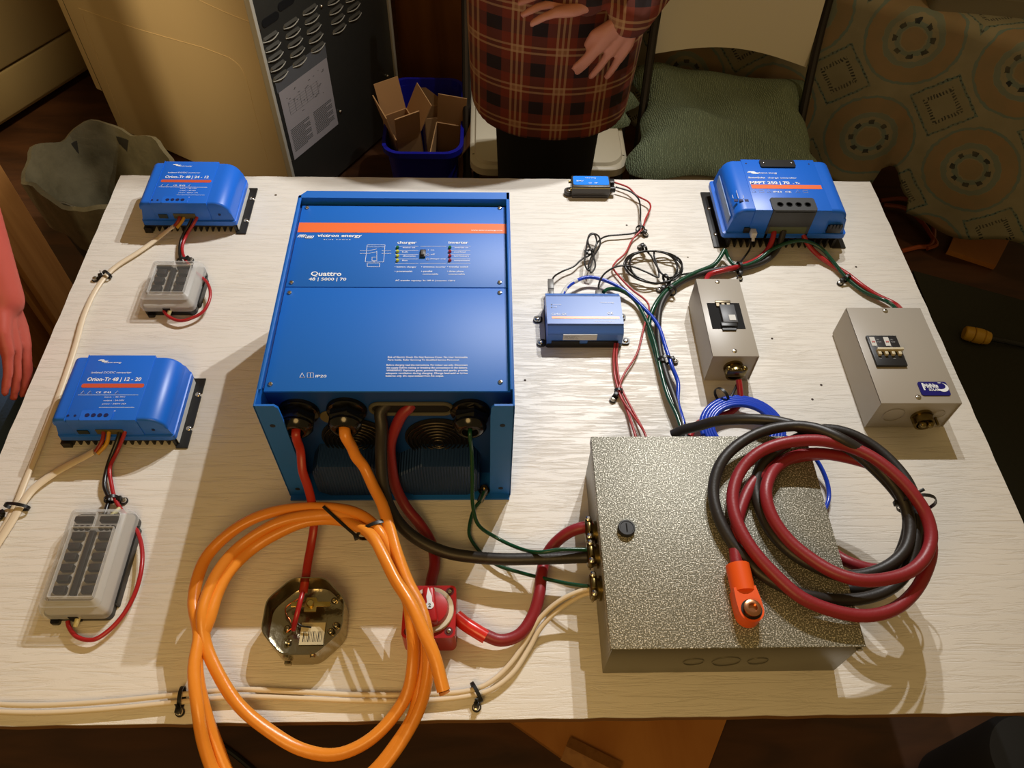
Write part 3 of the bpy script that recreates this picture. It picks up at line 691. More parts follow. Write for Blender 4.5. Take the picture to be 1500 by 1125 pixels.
# ============================================================ BREAKER BOXES
GREYB = M('light_grey_enamel', (165, 158, 146), .38, bump=(700, .06, .0003))
def ring_print(name, c, ax, ay, r, parent, mat, th=.0004):
    s = MB(); c = Vector(c); ax = Vector(ax); ay = Vector(ay)
    s.tube([c+ax*(r*math.cos(a))+ay*(r*math.sin(a)) for a in np.linspace(0, 2*math.pi, 25)[:-1]], th, 5, 1, closed=True); return s.build(name, mat, parent)
def clamp_connector(name, c, ax, r, parent=None, label=None):
    """metal cable clamp; c centre on the wall, ax outward axis"""
    ax = Vector(ax); q = ax.to_track_quat('Z', 'X').to_matrix().to_4x4(); q.translation = Vector(c)
    s = MB(); s.lathe([(r*1.0, -.002), (r*1.0, .003), (r*.8, .003), (r*.8, .006), (r*.95, .007), (r*.95, .016), (r*.75, .016), (r*.75, .004)], 24, q)
    up = Vector((0, 0, 1))
    o = s.build(name, BRASS, parent)
    return o
t = thing('breaker_box', 'narrow grey breaker box with one breaker, above the blue cable coil', 'breaker box', (.373, .62, 0))
x0, x1, y0, y1, ZB = .335, .411, .533, .706, .068
s = MB(); s.box(x0+.001, x1-.001, y0+.002, y1-.001, 0, ZB-.002, .0006); s.build('box_body', GREYB, t)
s = MB(); s.box(x0, x1, y0, y1, ZB-.003, ZB, .0008); s.box(x0, x0+.001, y0, y1, .004, ZB-.001); s.box(x1-.001, x1, y0, y1, .004, ZB-.001); cv = s.build('cover', GREYB, t)
a = at(1036, 444, ZB); b = at(1091, 482, ZB); s = MB(); s.box(a.x-.001, b.x+.0015, b.y, a.y, ZB, ZB+.0004); s.build('breaker_window', M('slot_black', (6, 6, 8), .9), cv)
s = MB(); s.box(a.x+.018, a.x+.043, b.y+.010, a.y-.008, ZB, ZB+.006, .001); bk = s.build('breaker', M('breaker_grey', (82, 84, 88), .45), t)
s = MB(); s.box(a.x+.029, a.x+.040, b.y+.014, b.y+.026, ZB+.006, ZB+.0066); s.build('breaker_label', M('paper_label', (205, 205, 200), .6), bk)
s = MB(); s.box(a.x+.013, a.x+.039, a.y-.002, a.y+.003, ZB, ZB+.004, .0005)
for q in range(3): s.box(a.x+.014+q*.009, a.x+.019+q*.009, a.y-.009, a.y-.001, ZB, ZB+.003)
s.build('breaker_clip', M('tan_metal', (130, 118, 96), .4, .5), bk)
s = MB(); s.box(a.x+.014, a.x+.041, b.y+.002, b.y+.012, ZB, ZB+.005, .001); s.box(a.x+.015, a.x+.038, b.y-.004, b.y, ZB, ZB+.003); s.build('toggle', BLACK, bk)
for px, py in ((1051, 413), (1076, 514)): screw_top(px, py, ZB, .004, cv)
clamp_connector('cable_clamp', ((x0+x1)/2+.003, y0+.001, .038), (0, -1, 0), .0165, t)
s = MB()
for q in (-1, 1):
    mx_ = Matrix.Translation(((x0+x1)/2+.003+q*.013, y0-.012, .050)); s.sphere(mx_.translation, .0055, seg=12)
s.box((x0+x1)/2-.014, (x0+x1)/2+.02, y0-.018, y0-.009, .034, .052, .004); s.build('clamp_strap', BRASS, t)

t = thing('breaker_box', 'wide grey breaker box with double breakers and a navy sticker, by the right edge', 'breaker box', (.645, .54, 0))
x0, x1, y0, y1, ZB = .581, .709, .438, .637, .071
s = MB(); s.box(x0+.001, x1-.001, y0+.002, y1-.001, 0, ZB-.002, .0006); s.build('box_body', GREYB, t)
s = MB(); s.box(x0, x1, y0, y1, ZB-.003, ZB, .0008); s.box(x0, x0+.001, y0, y1, .004, ZB-.001); s.box(x1-.001, x1, y0, y1, .004, ZB-.001); cv = s.build('cover', GREYB, t)
a = at(1267, 494, ZB); b = at(1329, 538, ZB); s = MB(); bx0 = at(1267, 494, ZB).x; bx1 = at(1328, 537, ZB).x
s.box(bx0, bx1, b.y, a.y, ZB, ZB+.005, .001); bk = s.build('breaker', M('breaker_black', (34, 35, 38), .4), t)
bw = bx1-bx0; ym = b.y+(a.y-b.y)*.48
s = MB()
for q in (0, 1): s.box(bx0+bw*(.07+.46*q), bx0+bw*(.24+.46*q), ym+.010, a.y-.004, ZB+.005, ZB+.0054)
lb = s.build('breaker_label', M('paper_label', (205, 205, 200), .6), bk)
letters('label_print', [('30', bx0+bw*(.10+.46*q), bx0+bw*(.21+.46*q), ym+.017, .003, .03) for q in (0, 1)], M('red_ink', (190, 50, 50), .5), lb, TOP(ZB+.0056))
letters('lettering', [(s_, bx0+bw*(u+.46*q), bx0+bw*(u+w_+.46*q), ym+v, .0018, .01) for q in (0, 1) for s_, u, w_, v in (('UL', .28, .09, .022), ('TYPE', .27, .14, .017), ('ON', .18, .08, .0065), ('30', .14, .08, -.017))], M('grey_print', (170, 172, 175), .5), bk, TOP(ZB+.0052))
s = MB(); s.box(bx0+bw*.13, bx1-.001, ym-.003, ym+.001, ZB+.005, ZB+.013, .0006)
for q in range(4): s.box(bx0+bw*(.14+.22*q), bx0+bw*(.24+.22*q), ym-.011, ym-.002, ZB+.004, ZB+.010, .0006)
s.build('toggle', M('cream_toggle', (205, 195, 165), .4), bk)
for px, py in ((1296.5, 455.5), (1345, 582)): screw_top(px, py, ZB, .0045, cv)
pa, pb = at(1345, 560, ZB), at(1396, 580, ZB)
s = MB(); s.prism(rr(pa.x-.003, pb.x-.003, pb.y, pa.y, .004), ZB, ZB+.0015, .0004); st = s.build('sticker', M('navy_sticker', (22, 22, 110), .25), t)
sw = pb.x-pa.x
letters('lettering', [('I', pa.x+sw*.06, pa.x+sw*.12, pb.y+.011, .012, .06), ('MidNite', pa.x+sw*.13, pa.x+sw*.60, pb.y+.015, .0075, .035), ('SOLAR', pa.x+sw*.24, pa.x+sw*.60, pb.y+.0085, .0045, .03)], WHITEP, st, TOP(ZB+.0016))
s = MB(); c = Vector((pa.x+sw*.74, (pa.y+pb.y)/2+.002, ZB+.0018)); 
for r1_, r2_, ox in ((.0085, .006, .0035),):
    A_ = [(c.x+.0095*math.cos(u), c.y+.0085*math.sin(u), c.z) for u in np.linspace(-2.6, 1.9, 22)]; B_ = [(c.x-.003+.0085*math.cos(u), c.y+.003+.0065*math.sin(u), c.z) for u in np.linspace(-2.6, 1.9, 22)]
    for i in range(21): s.raw([A_[i], A_[i+1], B_[i+1], B_[i]], [(0, 1, 2, 3)])
s.build('moon_emblem', WHITEP, st)
ring_print('knockout', (x0+.034, y0+.0006, .037), (1, 0, 0), (0, 0, 1), .0165, t, GREYB, .0007); ring_print('knockout', (x1-.022, y0+.0006, .040), (1, 0, 0), (0, 0, 1), .009, t, GREYB, .0006)
clamp_connector('cable_clamp', (x0+.080, y0+.001, .034), (0, -1, 0), .0165, t)
s = MB(); s.cyl((x0+.080, y0-.009, .034), (x0+.080, y0-.016, .034), .010, seg=16)
for q in (-1, 1): s.cyl((x0+.080+q*.019, y0-.004, .037), (x0+.080+q*.019, y0-.018, .037), .0022, seg=8); s.sphere(Vector((x0+.080+q*.006, y0-.018, .038)), .006, seg=12)
s.build('clamp_strap', BRASS, t)

# ============================================================ GREY ENCLOSURE
HAM = bpy.data.materials.new('hammered_grey_paint'); HAM.use_nodes = True
n_ = HAM.node_tree.nodes; l_ = HAM.node_tree.links; b_ = n_['Principled BSDF']
b_.inputs['Base Color'].default_value = lin((122, 120, 104)); b_.inputs['Metallic'].default_value = .25; b_.inputs['Roughness'].default_value = .42
tc_ = n_.new('ShaderNodeTexCoord'); v_ = n_.new('ShaderNodeTexNoise'); v_.inputs['Scale'].default_value = 560; v_.inputs['Detail'].default_value = 2
bp_ = n_.new('ShaderNodeBump'); bp_.inputs['Strength'].default_value = 1.0; bp_.inputs['Distance'].default_value = .0007
l_.new(tc_.outputs['Object'], v_.inputs[0]); l_.new(v_.outputs[0], bp_.inputs['Height']); l_.new(bp_.outputs[0], b_.inputs['Normal'])
rp = n_.new('ShaderNodeValToRGB'); rp.color_ramp.elements[0].position = .50; rp.color_ramp.elements[1].position = .68  # bright speckles: sparkle glints of the hammered paint put into its colour
rp.color_ramp.elements[0].color = lin((112, 110, 95)); rp.color_ramp.elements[1].color = lin((238, 235, 222)); l_.new(v_.outputs[0], rp.inputs[0]); l_.new(rp.outputs[0], b_.inputs['Base Color'])
HAMS = M('smooth_grey_paint', (118, 114, 100), .35, .4, bump=(300, .1, .0006))
t = thing('steel_enclosure', 'large flat grey speckled steel enclosure with black lock, under the cable coil', 'enclosure', (.274, .20, 0))
x0, x1, y0, y1, ZB = .122, .430, .053, .354, .107
s = MB(); s.box(x0, x1, y0+.002, y1, 0, ZB-.004, .001); s.build('box_body', HAMS, t)
s = MB(); s.box(x0-.003, x1+.0005, y0-.001, y1+.001, ZB-.003, ZB, .001, 2); s.box(x0-.003, x0-.0018, y0, y1, ZB-.016, ZB-.001); s.build('door', HAM, t)
p = at(917, 776, ZB); s = MB(); s.lathe([(.0115, 0), (.0115, .006), (.0105, .0075), (.009, .0075), (.0085, .0068)], 28, Matrix.Translation(p)); lk = s.build('lock', BLACK, t)
s = MB(); s.box(p.x-.0009, p.x+.0009, p.y-.006, p.y+.006, ZB+.0068, ZB+.0072); s.build('lock_slot', M('slot_black', (6, 6, 8), .9), lk)
for px in (1014, 1062, 1108):
    q = at(px, 977, .035); ring_print('knockout', (q.x, y0+.0016, .045), (1, 0, 0), (0, 0, 1), .018 if px == 1062 else .013, t, HAMS, .0007)
s = MB(); s.cyl((x1-.004, y0+.003, ZB-.010), (x1-.004, y0-.003, ZB-.010), .004, seg=12, bev=.0008); s.build('door_screw', SCREW, t)
# three cable clamps on the left wall
for py, lab in ((780, 0), (815, 1), (862, 2)):
    zc = .052; q = at(862, py, zc); yy = q.y
    s = MB(); q_ = Matrix.Translation((x0+.001, yy, zc)) @ Matrix.Rotation(-math.pi/2, 4, 'Y')
    s.lathe([(.0165, -.002), (.0165, .004), (.0135, .004), (.0135, .013)], 20, q_)
    s.box(x0-.016, x0-.006, yy-.017, yy+.017, zc-.004, zc+.016, .004, 3); s.box(x0-.014, x0-.007, yy-.0075, yy+.0075, zc+.014, zc+.019, .002)
    cl = s.build('cable_clamp', BRASS, t)
    s = MB()
    for e in (-1, 1):
        s.lathe([(.004, 0), (.004, .002), (.002, .0035)], 12, Matrix.Translation((x0-.011, yy+e*.013, zc+.016)))
    s.cyl((x0-.011, yy-.013, zc-.012), (x0-.011, yy-.013, zc+.004), .002, seg=8)
    s.build('clamp_screw', SCREW, cl)

# ============================================================ OCTAGON BOX
t = thing('junction_box', 'open octagonal zinc junction box with red wires inside, left of the red switch', 'junction box', (-.268, .118, 0))
ZN = M('shiny_zinc', (165, 155, 130), .2, 1.0, bump=(60, .25, .004))
cx_, cy_, R_, hz = -.268, .121, .056, .044
def octr(r, z): 
    P_ = [Vector((cx_+r*math.cos(math.pi/8+k*math.pi/4), cy_+r*math.sin(math.pi/8+k*math.pi/4), z)) for k in range(8)]; out = []
    for k in range(8):
        a_, b2, c2 = P_[k-1], P_[k], P_[(k+1) % 8]
        for u in np.linspace(0, 1, 4):
            p1 = b2+(a_-b2)*.22; p3 = b2+(c2-b2)*.22; out.append(p1*(1-u)**2+b2*2*u*(1-u)+p3*u*u)
    return out
s = MB(); s.loft([octr(R_-.006, 0), octr(R_, .004), octr(R_, hz), octr(R_-.0016, hz), octr(R_-.0016, .006), octr(R_-.008, .003)], caps=True); s.build('box_body', ZN, t)
s = MB(); p = Vector((cx_+.003, cy_+.022, .0)); s.prism([(p.x-.026, p.y-.003), (p.x-.008, p.y-.003), (p.x-.008, p.y-.010), (p.x+.008, p.y-.010), (p.x+.008, p.y-.003), (p.x+.026, p.y-.003), (p.x+.026, p.y+.003), (p.x+.009, p.y+.003), (p.x+.006, p.y+.009), (p.x-.006, p.y+.009), (p.x-.009, p.y+.003), (p.x-.026, p.y+.003)], .022, .0245, .0006)
s.cyl((p.x, p.y, .024), (p.x, p.y, .029), .005, seg=14, bev=.001); s.build('clamp_plate', M('yellow_brass', (190, 165, 90), .28, 1), t)
for dx, dy in ((.030, .034), (.036, .0), (.034, -.022), (-.028, -.004), (-.024, -.022), (.030, -.008)):
    screw_top(Vector((cx_+dx, cy_+dy, .004)), 0, 0, .0045, t, 'box_screw', ZN, .004)
s = MB(); s.box(cx_-.010, cx_+.022, cy_-.026, cy_+.004, .004, .0045); lb = s.build('barcode_sticker', M('cream_sticker', (205, 190, 150), .5), t)
s = MB()
for k in range(12): s.box(cx_-.006+k*.0022, cx_-.006+k*.0022+(.0006 if k % 3 else .0012), cy_-.022, cy_-.008, .0045, .0047)
s.build('barcode', M('ink_black', (30, 28, 26), .5), lb)
s = MB(); s.box(cx_-.02, cx_-.012, cy_-R_+.003, cy_-R_+.001-.002, .018, .026); s.cyl((cx_-.016, cy_-R_+.008, hz-.006), (cx_-.016, cy_-R_+.002, hz-.006), .004, seg=10); s.cyl((cx_+.018, cy_-R_+.008, hz-.006), (cx_+.018, cy_-R_+.002, hz-.006), .004, seg=10); s.build('cover_ear', ZN, t)

# ============================================================ RED BATTERY SWITCH
t = thing('battery_switch', 'square red rotary battery switch with white dial ring, half hidden by orange cable', 'switch', (-.104, .122, 0))
REDP = M('red_plastic', (178, 26, 30), .32)
x0, x1, y0, y1, ZB = -.139, -.070, .087, .157, .050
s = MB(); s.prism(rr(x0, x1, y0, y1, .007), 0, ZB, .002, 3); s.build('base', REDP, t)
for dx in (x0+.0085, x1-.0085):
    for dy in (y0+.0085, y1-.0085):
        s = MB(); s.lathe([(.0055, .0), (.0055, .0004), (.0048, .0004)], 18, Matrix.Translation((dx, dy, ZB))); s.build('screw_recess', M('dark_red', (90, 14, 16), .5), t)
        screw_top(Vector((dx, dy, ZB)), 0, 0, .0032, t)
c = Vector(((x0+x1)/2+.002, (y0+y1)/2+.001, ZB)); s = MB(); s.lathe([(.030, 0), (.030, .004), (.0295, .005), (.024, .005)], 40, Matrix.Translation(c)); s.build('dial_ring', M('cream_dial', (215, 205, 180), .45), t)
s = MB(); s.lathe([(.024, 0), (.024, .006), (.022, .012), (.012, .014)], 32, Matrix.Translation(c))
mx = Matrix.Translation(c) @ Matrix.Rotation(math.radians(8), 4, 'Z'); s.box(-.008, .008, -.024, .024, .008, .024, .004, 3, mx=mx); kb = s.build('knob', REDP, t)
s = MB(); s.prism([(-.003, -.004), (.003, -.004), (.0035, .010), (0, .022), (-.0035, .010)], .0238, .0246, mx=mx); s.lathe([(.0052, 0), (.0052, .001)], 16, mx @ Matrix.Translation((0, -.002, .0238))); s.build('knob_pointer', WHITEP, kb)
letters('knob_mark', [('2', -.0018, .0018, -.0045, .0045, .02)], M('dark_ink', (70, 80, 70), .5), kb, tuple([mx @ Vector((0, 0, .0249)), (1, 0, 0), (0, 1, 0)]))
s = MB(); s.box(x1-.002, x1+.0004, y0+.010, y0+.011, .004, ZB-.006); s.box(x1-.024, x1-.0235, y0-.0005, y0+.001, .012, .032); s.build('groove', M('dark_red', (90, 14, 16), .5), t)

# ============================================================ CABLES
def A(*pts): return [at(*p) if len(p) == 3 else Vector(p) for p in pts]
def path(zdef, s_):
    """'px,py[,z] ...' -> world points"""
    out = []; z = zdef
    for tok in s_.split():
        q = [float(k) for k in tok.split(',')]; z = q[2] if len(q) > 2 else z
        out.append(at(q[0], q[1], z))
    return out
def cable(name, label, cat, pts, r, mat, group=None, **kw):
    mb = MB(); mb.tube(pts, r, kw.pop('seg', 10), kw.pop('sub', 6), **kw); o = mb.build(name, mat, smooth_ang=60); tag(o, label, cat, group); return o
ORC = M('orange_cable_jacket', (234, 146, 48), .3, bump=(120, .15, .002))
REDC = M('red_rubber_cable', (140, 34, 42), .42, bump=(300, .2, .001))
BLKC = M('black_rubber_cable', (40, 36, 33), .45, bump=(300, .2, .001))
REDW = M('red_wire', (166, 32, 36), .3)
BLKW = M('black_wire', (24, 22, 20), .3)
GRNW = M('green_wire', (16, 68, 46), .25)
BLUW = M('blue_wire', (24, 66, 190), .25)
WHTC = M('ivory_cable_jacket', (222, 206, 178), .4)
YELW = M('yellow_wire', (205, 150, 30), .35)
REDP2 = M('red_twin_jacket', (165, 40, 24), .35)

g = GL[1]; gp = at(*g)
cable('orange_cable', 'long thick orange cable coiled over the front edge and the red switch', 'cable',
 [Vector((gp.x, YF-.026, gp.z)), Vector((gp.x+.002, YF-.040, gp.z-.004))] +
 path(.16, '515,655,.150 521,668,.137 533,683,.12 547,713,.105 560,740,.10 571,775,.096 583,815,.095 598,855,.092 616,890,.090 627,935,.088 627,983,.07 617,1030,.05 598,1070,.035 568,1115,.02 520,1165,.005 440,1195,-.01 360,1180,-.01 318,1140,.0 300,1095,.02 290,1040,.045 284,980,.055 '
 '291,930,.055 284,885,.055 289,850,.055 303,815,.055 330,786,.06 367,762,.065 410,748,.07 467,743,.078 510,748,.084 537,760,.088 556,779,.096 568,800,.092 582,835,.085 597,875,.078 604,925,.074 605,970,.066 597,1015,.05 572,1055,.036 535,1088,.026 490,1105,.02 440,1097,.02 393,1070,.028 350,1033,.036 318,983,.044 300,940,.052 '
 '296,900,.066 304,870,.066 318,840,.066 343,808,.066 375,783,.070 413,764,.074 460,755,.078 505,756,.080 530,772,.082 550,792,.080 572,825,.076 590,865,.070 607,905,.066 618,950,.060 614,1000,.05 606,1045,.04 580,1090,.026 548,1130,.012 480,1180,-.016 400,1180,-.02 345,1150,-.01 317,1090,.008 300,1040,.03 290,990,.045 '
 '290,950,.050 306,908,.06 319,868,.06 338,835,.06 368,805,.06 405,782,.066 450,764,.07 495,762,.074 525,772,.090 545,785,.100 562,815,.105 580,850,.106 602,885,.108 620,925,.104 636,960,.098 650,1012,.085'), .0078, ORC, sub=5, seg=14, wob=.05)
s = MB(); p = at(650, 1012, .085); p2 = at(651.5, 1016, .0835); s.tube([p, p2], .0066, 12, 1); o = s.build('cable_end', M('cut_cable_filler', (190, 120, 60), .7), bpy.data.objects['orange_cable'])
# red twin cable into the octagon box
gp = at(*GL[0])
cable('red_twin_cable', 'flat red two-core cable from the left gland down into the junction box', 'cable', [Vector((gp.x, YF-.026, gp.z)), Vector((gp.x, YF-.038, gp.z-.004))]+path(.15, '440,660,.140 443,689,.12 451,713,.10 457,738,.075 460,767,.045 456,796,.030 451,823,.026 448,845,.028 444,868,.030'), .006, REDP2, flat=(.0060, .0034), seg=14)
cable('red_wire', 'short red wire inside the octagonal junction box', 'wire', path(.03, '444,866,.03 440,880,.034 436,896,.032 432,912,.024 430,922,.014'), .0035, REDW, group='wires in the junction box')
cable('black_wire', 'thin black wire end lying on the sticker in the junction box', 'wire', path(.03, '442,872,.024 432,905,.016 440,916,.012 456,919,.012'), .0012, BLKW)
cable('copper_wire', 'bare copper wire curling inside the junction box', 'wire', path(.03, '440,875,.02 418,892,.014 428,918,.012 420,926,.01'), .0009, M('copper', (200, 110, 70), .3, 1))
# heavy battery cables from the inverter slot
cable('black_battery_cable', 'thick black battery cable from the inverter slot to the grey enclosure', 'cable', [Vector((-.158, YF+.01, .182))]+path(.16, '558,602,.175 559,625,.16 558,660,.13 560,700,.10 568,737,.07 587,769,.05 613,791,.04 653,809,.035 693,816,.035 733,819,.04 800,818,.045 855,816,.050 870,816,.052'), .0085, BLKC, seg=14)
cable('red_battery_cable', 'thick red battery cable from the inverter slot to the red switch', 'cable', [Vector((-.128, YF+.01, .182))]+path(.16, '600,596,.178 590,606,.17 580,625,.15 572,650,.12 573,679,.085 579,711,.055 595,743,.030 616,769,.018 632,796,.014 637,825,.016 632,850,.022 630,864,.024'), .0078, REDC, seg=14)
cable('red_battery_cable', 'thick red battery cable looping from the red switch up to the grey enclosure', 'cable', path(.02, '706,928,.022 733,938,.018 760,930,.018 780,903,.020 790,870,.024 793,843,.022 800,815,.020 812,797,.030 833,780,.046 852,773,.055 868,770,.056'), .0082, REDC, seg=14)
cable('heat_shrink', 'bright red heat shrink sleeve where cable meets the red switch', 'sleeve', path(.02, '668,903,.026 683,915,.024 697,924,.023 712,933,.021'), .0095, M('red_heat_shrink', (215, 45, 38), .25), seg=14)
# green earth wires
gp = at(*GL[2])
cable('green_wire', 'green wire from the right gland to the middle enclosure clamp', 'wire', [Vector((gp.x, YF-.026, gp.z)), Vector((gp.x, YF-.038, gp.z-.004))]+path(.16, '691,662,.135 692,700,.10 693,743,.06 701,769,.04 728,788,.02 760,803,.03 790,809,.058 820,805,.064 853,805,.062 870,806,.060'), .0028, GRNW, seg=10)
cable('green_wire', 'green wire from the inverter ground stud to the lowest enclosure clamp', 'wire', path(.01, '709,720,.014 704,733,.012 695,745,.01 688,769,.008 688,785,.006 704,809,.006 727,827,.008 767,840,.014 800,848,.03 833,855,.042 862,859,.050'), .0027, GRNW)
o = cable('ring_lug', 'tinned ring lug under the inverter ground stud', 'lug', path(.012, '711,716,.014 703,735,.012'), .004, STEEL, flat=(.005, .0022))
# ivory pair along the front edge
cable('ivory_cable', 'upper ivory cable running along the front edge to the enclosure', 'cable', path(.01, '872,862,.050 853,865,.046 820,880,.036 790,907,.022 770,940,.012 747,973,.009 717,1000 690,1011 633,1017 583,1018 500,1017 433,1013 350,1010 267,1017 167,1027 67,1033 0,1032 -80,1025'), .0045, WHTC, flat=(.0034, .0030), seg=12)
cable('ivory_cable', 'lower ivory cable running along the front edge to the enclosure', 'cable', path(.01, '872,868,.044 855,871,.040 820,892,.028 792,920,.016 775,950,.009 750,987,.008 720,1010 690,1019 633,1026 583,1027 500,1026 433,1023 350,1021 267,1028 167,1038 67,1044 0,1043 -80,1036'), .0045, WHTC, flat=(.0034, .0030), seg=12)
# ivory cables of the converters
cable('ivory_cable', 'ivory cable from the far corner converter down the left edge', 'cable', path(.02, '255,331,.026 244,339,.016 230,350,.008 200,371,.006 173,388 157,402 140,425 123,462 110,508 97,548 80,595,.007 60,648 37,705 25,735 12,762 -20,810 -60,860'), .005, WHTC, flat=(.0052, .0028), seg=12)
cable('ivory_cable', 'ivory cable from the nearer converter sweeping to the left edge', 'cable', path(.02, '138,661,.026 122,670,.018 110,676,.012 80,693,.007 50,715 32,738,.009 18,762 -10,805 -50,860'), .005, WHTC, flat=(.0066, .0030), seg=12)
for nm, (c1, c2), (r1, r2) in (('near', ('152,632,.040 150,645,.036 140,662,.028', '160,632,.040 156,650,.032 143,665,.026'), ('173,632,.040 168,634,.040 162,640,.036', '')), ('far', ('264,312,.040 262,322,.036 256,331,.028', '272,312,.040 268,322,.034 259,334,.026'), ('', ''))):
    wd = 'nearer' if nm == 'near' else 'far corner'
    cable('red_wire', 'short dark red wire between ivory jacket and the %s converter' % wd, 'wire', path(.03, c1), .003, M('brick_wire', (150, 40, 20), .35))
    cable('yellow_wire', 'short yellow wire between ivory jacket and the %s converter' % wd, 'wire', path(.03, c2), .003, YELW)
cable('red_wire', 'red wire from the nearer converter looping round to the long fuse block', 'wire', path(.03, '184,630,.040 182,636,.036 173,658,.02 161,685,.012 163,708,.010 169,732,.010 180,750,.008 197,770,.010 207,797,.016 208,827,.020 200,863,.018 183,897,.012 160,923,.010 137,937,.010 113,933,.010 101,918,.010 99,910,.011'), .0030, REDW)
cable('black_wire', 'black wire from the nearer converter to the top of the long fuse block', 'wire', path(.03, '176,631,.040 172,645,.03 158,682,.012 153,712,.009 159,730,.008 156,745,.008 151,758,.010'), .0032, BLKW)
cable('red_wire', 'red wire from the far corner converter looping round the small fuse block', 'wire', path(.03, '291,312,.040 287,322,.034 273,345,.015 267,362,.010 270,378,.009 280,392,.012 293,404,.018 304,415,.020 308,428,.018 306,442,.016 297,457,.013 281,466,.012 265,470,.011 253,467,.011 244,461,.012 240,455,.014'), .0028, REDW)
cable('black_wire', 'black wire from the far corner converter to the small fuse block', 'wire', path(.03, '284,312,.040 279,325,.03 266,350,.012 263,370,.008 265,383,.008 262,391,.010'), .0030, BLKW)
# thin red pairs
cable('red_wire', 'thin red wire from the small battery monitor down to the enclosure', 'wire', path(.012, '900,267,.014 921,275,.014 932,286,.012 950,296,.012 953,303 946,320 940,336 927,350,.008 916,371 902,384 898,392 908,406 924,423 950,446,.010 943,480 933,518 913,551 907,575 927,608 945,636,.02 950,660,.02'), .0018, M('thin_red_wire', (170, 44, 40), .35))
cable('red_wire', 'thin red wire from the monitor hub down to the enclosure', 'wire', path(.012, '901,503,.014 899,520,.010 900,545,.006 905,568 918,600 930,636,.012 936,660,.012'), .0022, M('thin_red_wire', (170, 44, 40), .35))
cable('red_wire', 'second thin red wire beside the first below the monitor hub', 'wire', path(.012, '905,503,.014 903,520,.010 905,545,.006 910,568 926,600 944,634,.012 952,660,.012'), .0020, M('thin_red_wire', (170, 44, 40), .35))
# black data leads
cable('data_cable', 'black data lead with small hank between battery monitor and hub', 'cable', path(.012, '902,274,.014 924,281,.014 935,291,.012 938,304 938,322 938,334,.009 930,341 908,344 889,346 878,352,.012 868,372,.018 862,392,.02 866,399 872,390 868,372 861,352 866,342 876,345 879,358 870,375,.022 862,396 857,388 858,368 864,345 870,343 874,356 866,372,.016 852,380,.012 841,390 825,397 812,405,.018 807,416,.024'), .0017, BLKW)
s = MB(); p = at(807, 421, .028); s.box(p.x-.005, p.x+.005, p.y-.006, p.y+.018, .022, .032, .001); s.box(p.x-.0042, p.x+.0042, p.y-.020, p.y-.004, .023, .031, .001); o = s.build('data_plug', M('grey_plug', (110, 108, 104), .4), bpy.data.objects['data_cable'])
pts = []
for k in range(88):
    a = 1.45-k*2*math.pi/22; c = at(957, 388, .008+.010*(.5+.5*math.sin(k*.9))); rx = .050-.006*math.sin(k*.37); ry = .042-.0055*math.cos(k*.29)
    pts.append(Vector((c.x+rx*math.cos(a), c.y+ry*math.sin(a), c.z)))
cable('data_cable', 'round coil of black data lead between hub and charge controller', 'cable', path(.03, '877,427,.026 877,418,.024 881,407,.020 889,398,.016 905,390,.014 924,390,.014 948,399,.014 965,406,.012')+pts+path(.014, '975,406,.014 1000,402,.010 1030,397,.010 1052,394,.012 1079,388,.012 1090,377,.010 1099,363,.012 1101.6,348,.022'), .0018, BLKW, sub=4, seg=8)
s = MB(); p = at(1101, 341, .034); s.box(p.x-.005, p.x+.005, .846, .860, .034, .046, .001); s.cyl((p.x, .848, .036), (p.x, .842, .030), .003); s.build('data_plug', M('white_plug', (215, 215, 210), .35), bpy.data.objects['data_cable.001'])
s = MB(); p = at(877, 431, .030); s.box(p.x-.0055, p.x+.0055, .696, .712, .018, .034, .001); s.build('data_plug', M('grey_plug', (110, 108, 104), .4), bpy.data.objects['data_cable.001'])
# bundle from the charge controller to the enclosure
for k, (nm, mat_, r, off, lab) in enumerate((('black_wire', BLKC, .0058, 0, 'thick grey-black cable in the bundle from charge controller to enclosure'),
      ('green_wire', GRNW, .0042, -5, 'green wire in the bundle from charge controller to enclosure'))):
    o_ = off
    pth = ('1148,338,.040 1140,362,.018 1124,380,.010 1095,391 1062,394 1030,400 %g,410 %g,425 %g,448 %g,480,.010 %g,515 %g,550 %g,590,.012 %g,622,.018 %g,650,.02' % tuple(v+o_ for v in (1003, 982, 968, 964, 967, 976, 990, 1000, 1006))) if k == 0 else \
          ('1061,366,.020 1052,381,.016 1044,389,.014 1020,399,.014 1000,409 975,427 958,450 950,478,.008 958,510 968,545 984,588,.010 998,620,.016 1008,650,.02')
    cable(nm, lab, 'wire' if k else 'cable', path(.008, pth), r, mat_)
cable('red_wire', 'red wire from the charge controller joining the bundle', 'wire', path(.03, '1134,327,.044 1133,345,.034 1125,365,.018 1110,379,.012 1090,388,.012 1060,396,.014 1040,402,.012 1034,412,.02 1034,422,.03'), .0050, REDW)
cable('green_wire', 'green wire arching from the bundle past the controller to the wide breaker box', 'wire', path(.012, '1062,366,.020 1067,378,.014 1076,388,.014 1090,389,.014 1110,381,.016 1130,366,.022 1156,355,.026 1180,353,.026 1203,364,.022 1220,383,.014 1240,407,.008 1267,428,.008 1298,441,.012 1310,450,.03 1318,460,.034'), .0036, GRNW)
cable('red_wire', 'red wire from the charge controller to the wide breaker box', 'wire', path(.012, '1170,322,.044 1174,338,.034 1186,361,.018 1204,378,.010 1224,391,.007 1240,401 1262,418,.009 1285,433 1310,445,.014 1322,456,.034'), .0046, REDW)
